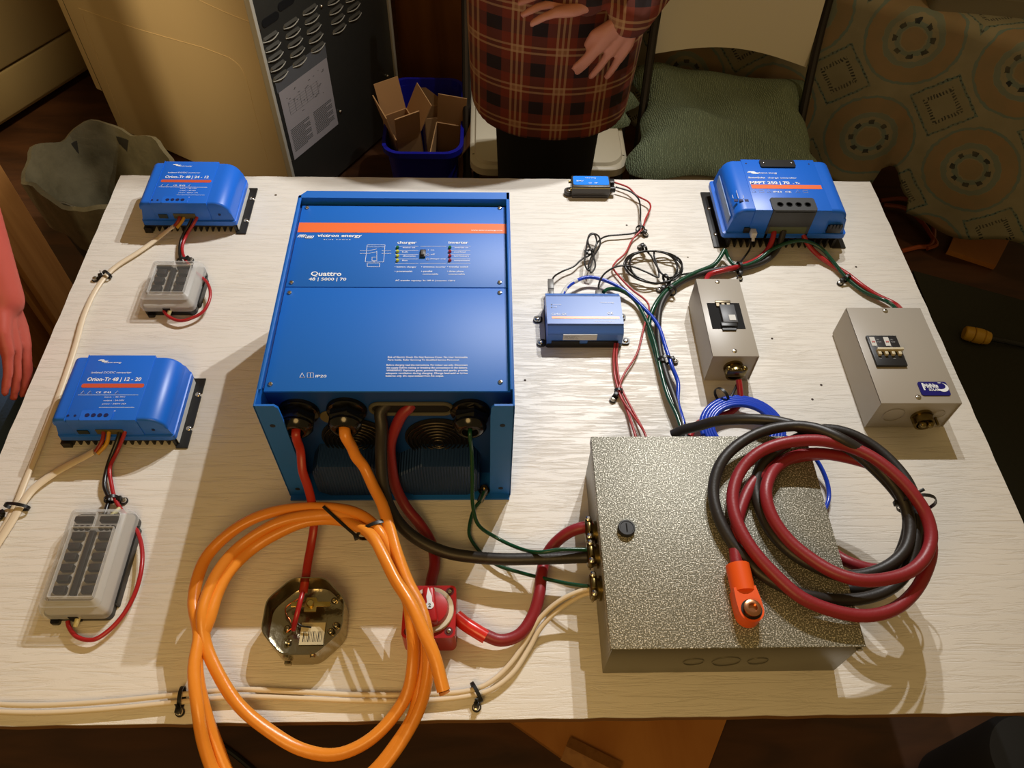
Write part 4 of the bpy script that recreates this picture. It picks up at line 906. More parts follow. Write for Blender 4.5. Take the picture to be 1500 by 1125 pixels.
cable('green_wire', 'green wire from the back of the monitor hub into the bundle', 'wire', path(.02, '884,428,.030 890,424,.026 900,423,.020 915,428,.014 930,440,.010 945,466,.010 958,500,.012 967,540,.014 978,580,.014 992,610,.018 1003,645,.02'), .0036, GRNW)
cable('blue_wire', 'blue wire from the back of the hub joining the bundle', 'wire', path(.02, '824,432,.030 829,423,.026 845,411,.020 863,406,.018 887,411,.016 917,427,.014 943,451,.012 963,475,.014 976,512,.016 984,536,.016 993,560,.012 993,590,.014 1000,615,.02 1005,645,.02'), .0034, BLUW)
cable('white_sleeve', 'white sleeve over the start of the blue wire behind the hub', 'sleeve', path(.02, '823,433,.030 828,424,.026 836,416,.022 845,411,.020'), .0040, M('white_sleeve', (205, 205, 205), .4))
# narrow breaker box lead
cable('red_wire', 'red wire curving from the narrow breaker box to the enclosure', 'wire', path(.03, '1082,556,.038 1084,572,.028 1084,590,.016 1070,604,.010 1045,611,.010 1020,622,.016 1010,640,.02'), .0050, REDW)
s = MB(); s.cyl((.366, .704, .036), (.366, .722, .036), .007, seg=14, bev=.002); o = s.build('grommet', M('red_grommet', (200, 70, 60), .4)); tag(o, 'small red bushing at the far end of the narrow breaker box', 'bushing')
# blue coil
pts = []
c = at(1086, 600, .030)
for k in range(24*4+22):
    a = math.pi*1.05-k*2*math.pi/24; q = k/24; rx = .066-.0042*(q % 5)+.0010*math.sin(k*.21); ry = .060-.0044*(q % 5)
    pts.append(Vector((c.x+rx*math.cos(a), .425+ry*math.sin(a), .018+.0012*(q % 5)+.004*math.sin(a))))
cable('blue_cable_coil', 'coil of blue wire between the narrow breaker box and the enclosure', 'cable', pts, .0042, BLUW, sub=2, seg=8)
cable('blue_wire', 'single blue wire emerging beside the right side of the enclosure', 'wire', path(.02, '1150,640,.04 1180,655,.03 1200,680,.02 1212,708,.012 1214,730,.010 1205,752,.014 1190,770,.03'), .0034, BLUW)
# heavy coils on the enclosure
cable('red_cable_coil', 'thick red battery cable coiled on top of the enclosure, orange lug on its end', 'cable',
 path(.12, '1215,806,.055 1240,822,.060 1290,835,.085 1330,822,.10 1352,785,.112 1345,745,.124 1318,706,.128 1285,684,.128 1240,670,.124 1196,664,.122 1165,668,.122 1140,682,.124 1126,702,.130 1122,725,.132 1131,757,.130 1155,791,.128 1190,820,.130 1225,840,.134 1261,850,.138 1299,848,.138 1333,837,.138 1355,816,.138 1364,788,.140 '
 '1357,755,.144 1337,723,.150 1313,697,.152 1278,670,.152 1240,653,.150 1196,645,.148 1143,650,.144 1108,665,.138 1084,691,.132 1073,726,.130 1078,760,.130 1100,802,.130 1137,844,.128 1175,876,.126 1225,896,.124 1269,902,.122 1308,893,.120 1337,870,.118 1355,840,.118 1364,805,.118 1355,765,.116 1330,722,.114 1290,688,.113 1240,668,.113 1196,666,.112 1150,674,.113 1123,688,.117 1103,707,.117 1088,736,.117 1078,775,.117 1077,805,.117 1080,832,.117'), .0082, REDC, seg=14, sub=4)
cable('black_cable_coil', 'thick black battery cable coiled with the red one over the enclosure', 'cable',
 path(.12, '985,637,.045 1000,630,.056 1020,625,.070 1049,617,.095 1093,614,.118 1137,617,.130 1175,627,.138 1211,640,.142 1255,665,.140 1284,690,.134 1311,719,.130 1329,748,.128 1333,778,.126 1325,806,.124 1302,828,.120 1269,841,.118 1231,843,.117 1196,831,.117 1161,811,.117 1132,782,.117 1114,747,.117 1107,712,.117 1114,685,.120 1137,660,.122 1173,640,.124 1208,629,.124 1243,635,.126 '
 '1278,653,.126 1308,679,.126 1331,709,.126 1343,745,.124 1342,790,.120 1331,833,.112 1308,860,.108 1269,876,.108 1225,879,.109 1184,873,.117 1152,862,.117 1117,842,.117 1085,811,.118 1064,782,.120 1049,747,.121 1045,715,.122 1055,680,.126 1079,653,.130 1117,632,.134 1161,624,.140 1196,628,.150 1230,642,.156 1262,662,.150 1296,694,.140 1322,730,.134 1331,765,.124 1322,805,.11 1300,840,.095 1268,862,.075 1240,862,.060 1215,850,.056'), .0078, BLKC, seg=14, sub=4)
# orange lug connector
OP = M('orange_plastic', (238, 92, 26), .38)
lug = thing('cable_connector', 'orange right-angle battery connector on the red coiled cable end', 'connector', at(1090, 870, .117))
a = at(1080, 828, .121); b = at(1089, 868, .120); c = at(1097, 898, .118)
s = MB(); s.tube([a, a.lerp(b, .5), b], .0150, 18, 1); s.build('sleeve', OP, lug)
d = (c-b).normalized(); n_v = Vector((-d.y, d.x, 0)).normalized()
mx = Matrix((( n_v.x, d.x, 0, b.x), (n_v.y, d.y, 0, b.y), (0, 0, 1, .107), (0, 0, 0, 1)))
L_ = (c-b).length
s = MB(); s.prism([(-.014, -.004)]+[(.014, -.004), (.0155, L_*.5)]+[(.0155*math.cos(t), L_+.0155*math.sin(t)) for t in np.linspace(0, math.pi, 11)]+[(-.0155, L_*.5)], .001, .023, .003, 3, mx=mx); s.build('elbow', OP, lug)
s = MB(); s.lathe([(.0105, .023), (.0105, .029), (.008, .030), (.0055, .030), (.005, .026)], 24, mx @ Matrix.Translation((0, L_, 0))); s.build('contact', M('copper_contact', (215, 150, 110), .25, 1), lug)
s = MB(); s.lathe([(.0128, .0232), (.0128, .0238), (.0112, .0238)], 24, mx @ Matrix.Translation((0, L_, 0))); s.build('seal_ring', BLACK, lug)

# ============================================================ CABLE TIES
def tie(px, py, z, dirpx, r, label, screw=None, tail=.03, rz=None, group='black cable ties', tdir=None):
    """band round the cables at a point; dirpx = second pixel giving the cable direction; screw = pixel of its fixing screw"""
    c = at(px, py, z); d = (at(*dirpx, z)-c).normalized(); sd = d.cross(Vector((0, 0, 1))).normalized(); up = sd.cross(d)
    t = thing('cable_tie', label, 'cable tie', c, group)
    rx = r; rz = rz or min(r, max(.004, z-.001)); s = MB()
    ring = [c+sd*(rx*math.cos(a))+up*(rz*math.sin(a)) for a in np.linspace(0, 2*math.pi, 21)[:-1]]
    v = []; 
    for p, a in zip(ring, np.linspace(0, 2*math.pi, 21)[:-1]):
        n = (sd*math.cos(a)+up*math.sin(a)).normalized()
        v += [p-d*.0023, p+d*.0023, p+d*.0023+n*.0013, p-d*.0023+n*.0013]
    f = []
    for k in range(20):
        A0, B0 = 4*k, 4*((k+1) % 20)
        for q in range(4): f.append((A0+q, A0+(q+1) % 4, B0+(q+1) % 4, B0+q))
    s.raw(v, f); s.build('strap', BLACK, t)
    tsgn = Vector((1, 0, 0))
    if screw: S_ = at(*screw, .004)
    else: S_ = c+sd*r*1.2
    side = (S_-c); side.z = 0; side.normalize()
    hc = c+side*(r+.002)+up*.0
    s = MB(); q = Matrix((( side.x, -side.y, 0, hc.x), (side.y, side.x, 0, hc.y), (0, 0, 1, max(.004, hc.z)), (0, 0, 0, 1)))
    s.box(-.003, .004, -.0035, .0035, -.003, .004, .0008, mx=q); s.build('head', BLACK, t)
    if screw:
        s = MB(); s.tube([Vector((hc.x, hc.y, .004)), Vector((S_.x, S_.y, .003))], .003, 6, 1, flat=(.005, .0016)); s.cyl((S_.x, S_.y, 0), (S_.x, S_.y, .0035), .0058, seg=16, bev=.0006); s.build('mount', BLACK, t)
        screw_top(Vector((S_.x, S_.y, .0035)), 0, 0, .0045, t, 'screw', SCREW, .0035)
    if tail:
        s = MB(); td = Vector(tdir) if tdir else (side*-.3+Vector((0, 0, 1)))
        s.tube([hc+Vector((0, 0, .002)), hc+td.normalized()*tail*.5, hc+td.normalized()*tail+Vector((0, 0, .002))], .0015, 6, 3, flat=(.0022, .0006)); s.build('tail', BLACK, t)
    return t
tie(266, 1022, .009, (280, 1021), .013, 'black tie on the ivory pair, left one along the front edge', (263, 1043), .012)
tie(698, 1014, .009, (712, 1006), .013, 'black tie on the ivory pair, right one along the front edge', (698, 1036), .012)
tie(25, 742, .009, (15, 760), .018, 'black tie where both ivory cables meet by the left edge', (-3, 757), 0)
tie(157, 402, .008, (173, 390), .009, 'black tie on the ivory cable below the far corner converter', (139, 408), .01)
tie(267, 383, .009, (270, 395), .009, 'black tie just above the small fuse block', (279, 380), 0)
tie(163, 731, .009, (163, 740), .009, 'black tie just above the long fuse block', (181, 733), 0)
tie(938, 336, .009, (935, 350), .008, 'black tie on thin wires below the small battery monitor', (946, 343), 0)
tie(944, 364, .012, (950, 362), .006, 'black tie at the top of the round black data lead coil', (938, 361), 0)
tie(906, 573, .008, (908, 590), .006, 'black tie on thin red wires between hub and enclosure', (898, 585), 0)
tie(973, 528, .012, (979, 548), .012, 'black tie round the middle of the bundle beside the narrow breaker box', (989, 529), 0)
tie(982, 425, .012, (970, 440), .011, 'black tie on the bundle beside the round data lead coil', (966, 424), 0)
tie(1083, 392, .012, (1065, 394), .011, 'black tie on the bundle right above the narrow breaker box', (1084, 407), 0)
tie(1240, 408, .009, (1250, 417), .008, 'black tie on red and green wires before the wide breaker box', (1231, 414), 0)
tie(975, 408, .012, (985, 405), .008, 'black tie at the lower side of the round data lead coil', None, 0)
tie(1057, 580, .022, (1066, 574), .014, 'black tie with long tail on the blue wire coil', None, .045, tdir=(.55, .95, .3))
tie(865, 369, .018, (868, 378), .006, 'black tie round the small hank of data lead', None, 0)
tie(550, 776, .086, (556, 792), .024, 'black tie holding the orange cable coil below the inverter', None, .065, rz=.018, tdir=(-.85, .75, .05))
tie(1342, 738, .128, (1350, 762), .024, 'black tie binding the red and black coiled cables at the right', None, .04, rz=.024, tdir=(.9, .35, .3))
tie(871, 368, .020, (872, 376), .003, 'tiny black tie knot on the data lead hank', None, 0) if 0 else None
# small dark knots and screw holes in the board
for k, (px, py) in enumerate(((1203, 564), (1190, 585), (1131, 496), (1254, 391), (918, 330), (769, 557))):
    s = MB(); p = at(px, py, 0); s.cyl((p.x, p.y, -.001), (p.x, p.y, .0002), .0022, seg=10); s.build('nail_hole', M('pit_brown', (60, 45, 35), .8), bd)
# ============================================================ ROOM THINGS
def frame_mx(o, ex, ey):
    ex = Vector(ex).normalized(); ey = Vector(ey).normalized(); ez = ex.cross(ey)
    return Matrix(((ex.x, ey.x, ez.x, o[0]), (ex.y, ey.y, ez.y, o[1]), (ex.z, ey.z, ez.z, o[2]), (0, 0, 0, 1)))
# kitchen range turned 31 degrees: tan side panel, galvanised back
RD, RW, RH = .90, .60, 1.18
t = thing('kitchen_range', 'tan-sided kitchen range showing its louvred dark metal back', 'stove', (-.67, 1.83, FL))
mx = frame_mx((-.67, 1.83, FL), (-.853, .521, 0), (.521, .853, 0))   # x: towards its front, y: along its back ; z flips
if mx.to_3x3().determinant() < 0: pass
zs = 1 if (Vector((-.853, .521, 0)).cross(Vector((.521, .853, 0)))).z > 0 else -1
def rx(x, y, z): return Vector((-.67, 1.83, FL))+Vector((-.853, .521, 0))*x+Vector((.521, .853, 0))*y+Vector((0, 0, z))
RM = Matrix(((-.853, .521, 0, -.67), (.521, .853, 0, 1.83), (0, 0, 1, FL), (0, 0, 0, 1)))
TAN = M('tan_enamel', (220, 194, 146), .5)
s = MB(); s.box(.012, RD-.05, 0, RW, .02, RH, .004, mx=RM); s.build('side_panel', TAN, t)
s = MB(); s.box(RD-.045, RD+.0, .01, RW-.01, .16, RH-.08, .006, mx=RM); s.build('oven_door', TAN, t)
s = MB(); s.box(RD-.052, RD-.043, .004, RW, .04, RH, mx=RM); s.build('door_gap', BLACK, t)
s = MB()
def px_on_side(px, py):
    o = Vector((-.67, 1.83, FL)); n = Vector((-.521, -.853, 0)); d = CF+CX*((px-W_PX/2)/F_PX)-CU*((py-H_PX/2)/F_PX)
    k = (o-CAM).dot(n)/d.dot(n); p = CAM+d*k-o; return RM @ Vector((p.dot(Vector((-.853, .521, 0))), -.0006, p.z))
for ch_ in (((115, 12), (200, 42), (335, 84), (352, 98), (362, 120), (372, 160), (392, 235)), ((120, 20), (128, 45), (168, 150), (184, 192)), ((270, -10), (330, 18), (365, 32))):
    s.tube([px_on_side(*c_) for c_ in ch_], .0011, 6, 3)
s.build('embossed_line', TAN, t)
GALV = M('galvanised_sheet', (74, 74, 70), .34, .35, bump=(14, .08, .02))
s = MB(); s.box(-.002, .012, .012, RW-.012, .02, RH+.1, .002, mx=RM); bk = s.build('back_panel', GALV, t)
s = MB(); s.box(-.010, .012, 0, .012, .02, RH-.22, .002, mx=RM); s.build('edge_trim', M('white_enamel', (205, 200, 185), .4), t)
s = MB(); s.box(-.010, .012, RW-.012, RW, .02, RH+.1, .002, mx=RM); s.build('edge_trim', M('white_enamel', (205, 200, 185), .4), t)
LV = M('louvre_steel', (84, 83, 78), .3, .35); LIP = M('bright_edge_steel', (215, 212, 200), .3, .3)
def px_on_back(px, py):
    # intersect the pixel ray with the range's back plane
    o = Vector((-.67, 1.83, FL)); n = Vector((-.853, .521, 0)); d = CF+CX*((px-W_PX/2)/F_PX)-CU*((py-H_PX/2)/F_PX)
    k = (o-CAM).dot(n)/d.dot(n); p = CAM+d*k-o; return p.dot(Vector((.521, .853, 0))), p.z
for (pxa, pya, dx, dy, n_) in ((395, 54, 3.7, 14.2, 5), (425, 34, 3.2, 14.0, 5), (453, 14, 2.9, 13.8, 5), (489, 0, 2.4, 14, 4), (513, -18, 2, 14, 4)):
    for k in range(n_):
        y_, z_ = px_on_back(pxa+dx*k, pya+dy*k); s = MB(); w_ = .033
        if y_ > RW-.05: continue
        sec = [(0, 0), (-.005, .001), (-.006, .003), (0, .009)]
        s.loft([[RM @ Vector((a*u-.002, y_+dy_, z_+b*u)) for a, b in sec] for dy_, u in ((-w_, .15), (-w_*.8, 1), (w_*.8, 1), (w_, .15))]); s.build('louvre', LV, bk)
        s = MB(); s.tube([RM @ Vector((-.0035-.006*math.sin(u_*math.pi), y_-w_+2*w_*u_, z_-.0015-.004*math.sin(u_*math.pi))) for u_ in np.linspace(0, 1, 7)], .0016, 6, 1); s.build('louvre_lip', LIP, bk)
for px, py in ((395, 28), (418, 4)):
    y_, z_ = px_on_back(px, py); s = MB(); s.prism(rr(y_-.035, y_+.035, z_-.012, z_+.012, .012), 0, .002, mx=RM @ Matrix(((0, 0, -1, -.0018), (1, 0, 0, 0), (0, 1, 0, 0), (0, 0, 0, 1)))); s.build('slot_hole', M('slot_black', (6, 6, 8), .9), bk)
PM = RM @ Matrix(((0, 0, -1, -.003), (1, 0, 0, 0), (0, 1, 0, 0), (0, 0, 0, 1)))
ya, za = px_on_back(407, 137); yb, zb = px_on_back(431, 236); yc, zc = px_on_back(477, 83); yd, zd = px_on_back(494, 179)
ly0, ly1, lz0, lz1 = (ya+yb)/2, (yc+yd)/2, (zb+zd)/2, (za+zc)/2
s = MB(); s.box(ly0, ly1, lz0, lz1, 0, .0006, mx=PM); lab = s.build('paper_sheet', M('lilac_paper', (178, 172, 176), .7), t)
s = MB(); s.box(ly0-.005, ly1+.003, lz1+.0005, lz1+.05, 0, .0005, mx=PM); s.build('plastic_pouch', M('grey_film', (110, 112, 116), .25), t)
s = MB(); lw = ly1-ly0; lh = lz1-lz0; random.seed(3)
for cx0 in (.05, .54):
    for k in range(15):
        z_ = lz0+lh*(.10+.023*k); s.box(ly0+lw*cx0, ly0+lw*(cx0+.40*(1 if k % 4 else .7)), z_, z_+lh*.011, .0006, .0008, mx=PM)
for k in range(26):
    u, v = random.uniform(.1, .9), random.uniform(.55, .92); s.box(ly0+lw*u, ly0+lw*(u+random.uniform(.01, .05)), lz0+lh*v, lz0+lh*(v+.008), .0006, .0008, mx=PM)
for k in range(6):
    s.box(ly0+lw*(.12+.12*k), ly0+lw*(.125+.12*k), lz0+lh*.62, lz0+lh*.80, .0006, .0008, mx=PM); s.box(ly0+lw*.12, ly0+lw*.75, lz0+lh*(.62+.036*k), lz0+lh*(.622+.036*k), .0006, .0008, mx=PM)
s.build('wiring_print', M('grey_ink', (90, 90, 90), .6), lab)
for px, py in ((371, 30), (378, 44), (383, 70), (498, 163), (425, 236), (567, 111), (470, 9)):
    y_, z_ = px_on_back(px, py); s = MB(); p = RM @ Vector((-.002, y_, z_)); s.sphere(p, .006, seg=10); s.build('screw', SCREW, bk)

# second appliance at the far left
t = thing('storage_cabinet', 'beige appliance with dark glass band standing at the far left', 'appliance', (-1.95, 2.35, FL))
e1 = Vector((.49, .87, 0)); o_ = Vector((-1.83, 2.23, FL)); BMx = Matrix(((-.87, .49, 0, o_.x), (.49, .87, 0, o_.y), (0, 0, 1, FL), (0, 0, 0, 1)))
BEI = M('beige_enamel', (170, 150, 108), .35)
s = MB(); s.box(.01, .5, -.45, .65, .03, .98, .004, mx=BMx); s.build('body', BEI, t)
s = MB(); s.box(-.012, .012, -.44, .64, .05, .20, .008, mx=BMx); s.build('drawer', BEI, t)
s = MB(); s.box(-.014, .012, -.44, .64, .21, .66, .008, mx=BMx); dr = s.build('door', BEI, t)
s = MB(); s.box(-.016, -.010, -.43, .63, .56, .64, .002, mx=BMx); s.build('glass_band', M('dark_glass', (22, 18, 14), .1), dr)
s = MB(); s.tube([BMx @ Vector((-.04, -.40, .70)), BMx @ Vector((-.045, .15, .70)), BMx @ Vector((-.04, .60, .70))], .012, 10, 3); s.build('handle', M('white_enamel', (205, 200, 185), .4), dr)

s = MB(); s.box(-.37, .32, 2.62, 2.638, FL, 1.1, .002); o = s.build('plywood_sheet', WALLM); tag(o, 'brown plywood sheet standing upright behind the blue tote', 'plywood')
# waste bin with a clear bag
t = thing('waste_bin', 'waste bin lined with a cloudy grey plastic bag behind the left corner', 'waste bin', (-1.13, 1.56, FL))
def sqr(cx, cy, a, b, ang, z, wob, n=64, p=3.2):
    out = []
    for k in range(n):
        u = 2*math.pi*k/n; c, s_ = math.cos(u), math.sin(u); r = 1/((abs(c)**p+abs(s_)**p)**(1/p)); 
        w_ = 1+wob*(math.sin(u*9+z*9)+.7*math.sin(u*17+1+z*21)+.5*math.sin(u*5+z*4))
        x, y = a*r*c*w_, b*r*s_*w_; out.append(Vector((cx+x*math.cos(ang)-y*math.sin(ang), cy+x*math.sin(ang)+y*math.cos(ang), z+wob*.8*math.sin(u*6))))
    return out
BG = M('cloudy_bag', (112, 104, 80), .3, bump=(18, .5, .01), var=(9, (84, 78, 58), .4, .7))
bc = (-1.12, 1.57); ba = math.radians(-31)
s = MB(); s.loft([sqr(*bc, .15, .12, ba, FL+.01, 0), sqr(*bc, .185, .155, ba, FL+.37, 0), sqr(*bc, .183, .153, ba, FL+.37, 0), sqr(*bc, .148, .118, ba, FL+.012, 0)]); s.build('bin_body', M('dark_bin_plastic', (46, 42, 34), .5), t)
s = MB(); s.loft([sqr(*bc, .192, .162, ba, FL+.24, .02), sqr(*bc, .198, .168, ba, FL+.34, .014), sqr(*bc, .197, .166, ba, FL+.40, .02), sqr(*bc, .185, .155, ba, FL+.405, .02), sqr(*bc, .175, .145, ba, FL+.36, .03), sqr(*bc, .145, .115, ba, FL+.2, .035), sqr(*bc, .11, .08, ba, FL+.07, .04)], caps=False); s.build('bag', BG, t)
s = MB(); s.tube(path(-.50, '60,300 90,297 120,310 150,328 175,345'), .005, 8, 4); s.build('wire_handle', STEEL, t)

# vertical studs at the left
for k, (pp, w_, lab) in enumerate((((-1.36, 1.22), .09, 'yellow pine double post at the left edge, the one further from the board'), ((-1.23, 1.24), .09, 'yellow pine double post at the left edge, the one nearer the board'))):
    t = thing('wooden_post', lab, 'post', (pp[0], pp[1], FL), 'pine posts at the left')
    q = Matrix.Translation((pp[0], pp[1], FL)) @ Matrix.Rotation(math.radians(-31), 4, 'Z')
    s = MB(); s.box(-.02, .02, -.045, .045, 0, 2.2, .003, mx=q); s.build('stud', PINE, t)
    s = MB(); s.box(.0225, .06, -.035, .055, 0, 2.2, .003, mx=q); s.build('stud', PINE, t)

# blue tote with cardboard
t = thing('storage_tote', 'blue plastic tote on the floor holding open cardboard boxes', 'tote', (-.14, 1.86, FL))
BT = M('deep_blue_plastic', (20, 24, 140), .35)
tz = FL+.38; X_, Y_ = (-.335, -.105), (1.67, 2.05)
s = MB(); s.loft([ring3(X_[0]+.03, X_[1]-.03, Y_[0]+.03, Y_[1]-.03, .04, FL), ring3(X_[0]+.006, X_[1]-.006, Y_[0]+.006, Y_[1]-.006, .05, tz-.02), ring3(X_[0]-.006, X_[1]+.006, Y_[0]-.006, Y_[1]+.006, .055, tz-.018), ring3(X_[0]-.006, X_[1]+.006, Y_[0]-.006, Y_[1]+.006, .055, tz), ring3(X_[0]+.004, X_[1]-.004, Y_[0]+.004, Y_[1]-.004, .05, tz), ring3(X_[0]+.034, X_[1]-.034, Y_[0]+.034, Y_[1]-.034, .04, FL+.01)]); s.build('tub', BT, t)
CARD = M('brown_cardboard', (168, 126, 78), .75, bump=(60, .08, .001))
def carton(label, c, L, Wd, H, rot, tiltx, tilty, flaps, grp='open cardboard boxes in the blue tote'):
    t = thing('cardboard_box', label, 'box', c, grp); q = Matrix.Translation(c) @ Matrix.Rotation(rot, 4, 'Z') @ Matrix.Rotation(tiltx, 4, 'X') @ Matrix.Rotation(tilty, 4, 'Y')
    th = .003; s = MB()
    s.box(-L/2, L/2, -Wd/2, -Wd/2+th, 0, H, mx=q); s.box(-L/2, L/2, Wd/2-th, Wd/2, 0, H, mx=q); s.box(-L/2, -L/2+th, -Wd/2, Wd/2, 0, H, mx=q); s.box(L/2-th, L/2, -Wd/2, Wd/2, 0, H, mx=q); s.box(-L/2, L/2, -Wd/2, Wd/2, 0, th, mx=q)
    s.build('carton', CARD, t)
    for (side, ang, fl) in flaps:
        q2 = {'l': Matrix.Translation((-L/2, 0, H)) @ Matrix.Rotation(math.pi/2, 4, 'Z'), 'r': Matrix.Translation((L/2, 0, H)) @ Matrix.Rotation(-math.pi/2, 4, 'Z'),
              'f': Matrix.Translation((0, -Wd/2, H)) @ Matrix.Rotation(math.pi, 4, 'Z'), 'b': Matrix.Translation((0, Wd/2, H))}[side]
        w_ = (Wd if side in 'lr' else L)/2-.002
        s = MB(); s.box(-w_, w_, 0, th, 0, fl, mx=q @ q2 @ Matrix.Rotation(-ang, 4, 'X')); s.build('flap', CARD, t)
carton('tall open cardboard box leaning in the left of the blue tote', (-.275, 1.83, FL+.10), .08, .11, .30, .45, .12, -.10, (('l', .15, .09), ('f', .2, .10), ('r', .5, .09), ('b', .3, .10)))
carton('open cardboard box leaning in the right side of the blue tote', (-.165, 1.84, FL+.10), .09, .12, .26, -.15, .25, .1, (('b', .2, .10), ('r', .4, .08)))
carton('low cardboard box lying between the two others in the blue tote', (-.20, 1.97, FL+.10), .07, .08, .20, .2, -.1, 0, (('b', .2, .06),))
s = MB()
random.seed(5)
s.loft([[(-.22+.09*math.cos(u)*r*(1+.15*math.sin(3*u)), 1.76+.045*math.sin(u)*r, FL+.24+z+.01*math.sin(5*u)) for u in np.linspace(0, 2*math.pi, 25)[:-1]] for r, z in ((.2, -.02), (1, 0), (1.02, .012), (.6, .03), (.1, .04))]); o = s.build('plastic_wrap', M('grey_plastic_film', (120, 122, 124), .2, bump=(40, .8, .01), alpha=.75))
tag(o, 'crumpled grey plastic film at the front of the blue tote', 'wrap')

# folding chairs
KN = bpy.data.materials.new('green_knit'); KN.use_nodes = True
n_ = KN.node_tree.nodes; l_ = KN.node_tree.links; b_ = n_['Principled BSDF']; b_.inputs['Base Color'].default_value = lin((112, 124, 86)); b_.inputs['Roughness'].default_value = .95
tc_ = n_.new('ShaderNodeTexCoord'); w1 = n_.new('ShaderNodeTexWave'); w1.inputs['Scale'].default_value = 62; w1.inputs['Distortion'].default_value = 6; w1.inputs['Detail'].default_value = 4; w1.inputs['Detail Scale'].default_value = 2.2
bp_ = n_.new('ShaderNodeBump'); bp_.inputs['Distance'].default_value = .004; bp_.inputs['Strength'].default_value = .9
l_.new(tc_.outputs['Object'], w1.inputs[0]); l_.new(w1.outputs[1], bp_.inputs['Height']); l_.new(bp_.outputs[0], b_.inputs['Normal'])
rp = n_.new('ShaderNodeValToRGB'); rp.color_ramp.elements[0].color = lin((108, 122, 92)); rp.color_ramp.elements[1].color = lin((138, 150, 120)); l_.new(w1.outputs[1], rp.inputs[0]); l_.new(rp.outputs[0], b_.inputs['Base Color'])
CH = M('dark_chair_frame', (44, 38, 32), .4, .5)
def chair(label, cx0, cy0, rot, cush):
    t = thing('folding_chair', label, 'chair', (cx0, cy0, FL), 'folding chairs behind the board'); q = Matrix.Translation((cx0, cy0, FL)) @ Matrix.Rotation(rot, 4, 'Z')
    for sx in (-1, 1):
        s = MB(); s.tube([q @ Vector(p) for p in ((sx*.235, -.22, 0), (sx*.235, .02, .36), (sx*.235, .20, .66), (sx*.235, .27, .96))], .013, 10, 5); s.build('back_post', CH, t)
        s = MB(); s.tube([q @ Vector(p) for p in ((sx*.21, .24, 0), (sx*.21, .06, .25), (sx*.21, -.18, .43))], .011, 10, 4); s.build('leg', CH, t)
    WPM = M('cream_moulded_plastic', (205, 196, 172), .4); s = MB(); s.loft([[q @ Vector(p) for p in ring3(-.222+d, .222-d, -.235+d, .20-d, .05, z)] for z, d in ((.405, .006), (.410, 0), (.432, 0), (.436, .004), (.437, .012), (.446, .016), (.447, .02))]); s.build('seat', WPM, t)
    s = MB(); R_ = []
    for i in range(21):
        u = i/20; x = -.222+.444*u; yb = .02*math.sin(u*math.pi)
        R_.append([q @ Vector((x, .165+yb+.10*(z-.56)/.38 + dy, z+(.028*math.sin(u*math.pi)-.004 if z < .7 else 0))) for z, dy in ((.56, 0), (.56, .008), (.75, .010), (.93, .008), (.93, 0), (.75, -.001))])
    s.loft(R_); s.build('backrest', M('cream_moulded_plastic', (205, 196, 172), .4), t)
    return q
q = chair('folding chair with cream back and dark frame beside the patterned table', .665, 1.72, -.14, 1)
q2 = chair('folding chair with bare cream seat corners behind the person in plaid', .145, 1.765, 0.0, 1)
def cushion(label, q, w_, d_, z0, th, seed):
    rnd = random.Random(seed); n = 26; top = []; bot = []
    def h(u, v):
        e = min(1, 6*min(u, 1-u))**.5*min(1, 6*min(v, 1-v))**.5
        return z0+th*e*(1+.25*math.sin(u*5+v*3+seed)+.22*math.sin(v*9-u*4)+.12*math.sin(u*19+v*7)+.5*math.exp(-((v-.42+.25*u)**2)*160)*(u*(1-u)*4)+.15*math.exp(-((u-.55)**2+(v-.55+.3*(u-.5))**2)*60))
    s = MB(); V = []; F = []
    for j in range(n):
        for i in range(n):
            u, v = i/(n-1), j/(n-1); wx = .02*math.sin(v*7+seed)+.012*math.sin(v*17); wy = .022*math.sin(u*6+seed)+.01*math.sin(u*15)
            V.append(q @ Vector(((u-.5)*(w_+wx*2), (v-.5)*(d_+wy*2)-.0, h(u, v))))
    for p in list(V): V.append(Vector((p.x, p.y, (q @ Vector((0, 0, z0))).z-.004)))
    N_ = n*n
    for j in range(n-1):
        for i in range(n-1): a = j*n+i; F += [(a, a+1, a+n+1, a+n), (N_+a, N_+a+n, N_+a+n+1, N_+a+1)]
    for i in range(n-1):
        a = i; F.append((a, N_+a, N_+a+1, a+1)); a = (n-1)*n+i; F.append((a, a+1, N_+a+1, N_+a)); a = i*n; F.append((a, a+n, N_+a+n, N_+a)); a = i*n+n-1; F.append((a, N_+a, N_+a+n, a+n))
    s.raw(V, F); o = s.build('knit_blanket', KN, smooth_ang=80); tag(o, label, 'blanket', 'green knit blankets'); return o
cushion('green knit blanket folded over the seat of the folding chair by the table', q, .50, .50, .452, .055, 1)
cushion('green knit blanket at the back of the chair behind the person in plaid', Matrix.Translation((.19, 1.83, FL)), .42, .24, .450, .05, 4)

# patterned table
e_ = Vector((.853, -.521, 0)); nn_ = Vector((.521, .853, 0)); P0 = Vector((1.20, 1.86, 0))
TM = Matrix(((e_.x, nn_.x, 0, P0.x), (e_.y, nn_.y, 0, P0.y), (0, 0, 1, 0), (0, 0, 0, 1)))
t = thing('side_table', 'table under the patterned cloth at the right', 'table', P0+Vector((.4, .3, FL)))
s = MB(); s.box(-.95, 1.4, .0, .75, -.085, -.058, .004, mx=TM); s.build('tabletop', PLY, t)
for xx in (-.9, 1.3):
    for yy in (.06, .69): s = MB(); s.box(xx-.02, xx+.02, yy-.02, yy+.02, FL, -.085, mx=TM); s.build('leg', PINE, t)
CL = bpy.data.materials.new('medallion_cloth'); CL.use_nodes = True; nt = CL.node_tree; N = nt.nodes; L = nt.links; b_ = N['Principled BSDF']; b_.inputs['Roughness'].default_value = .85
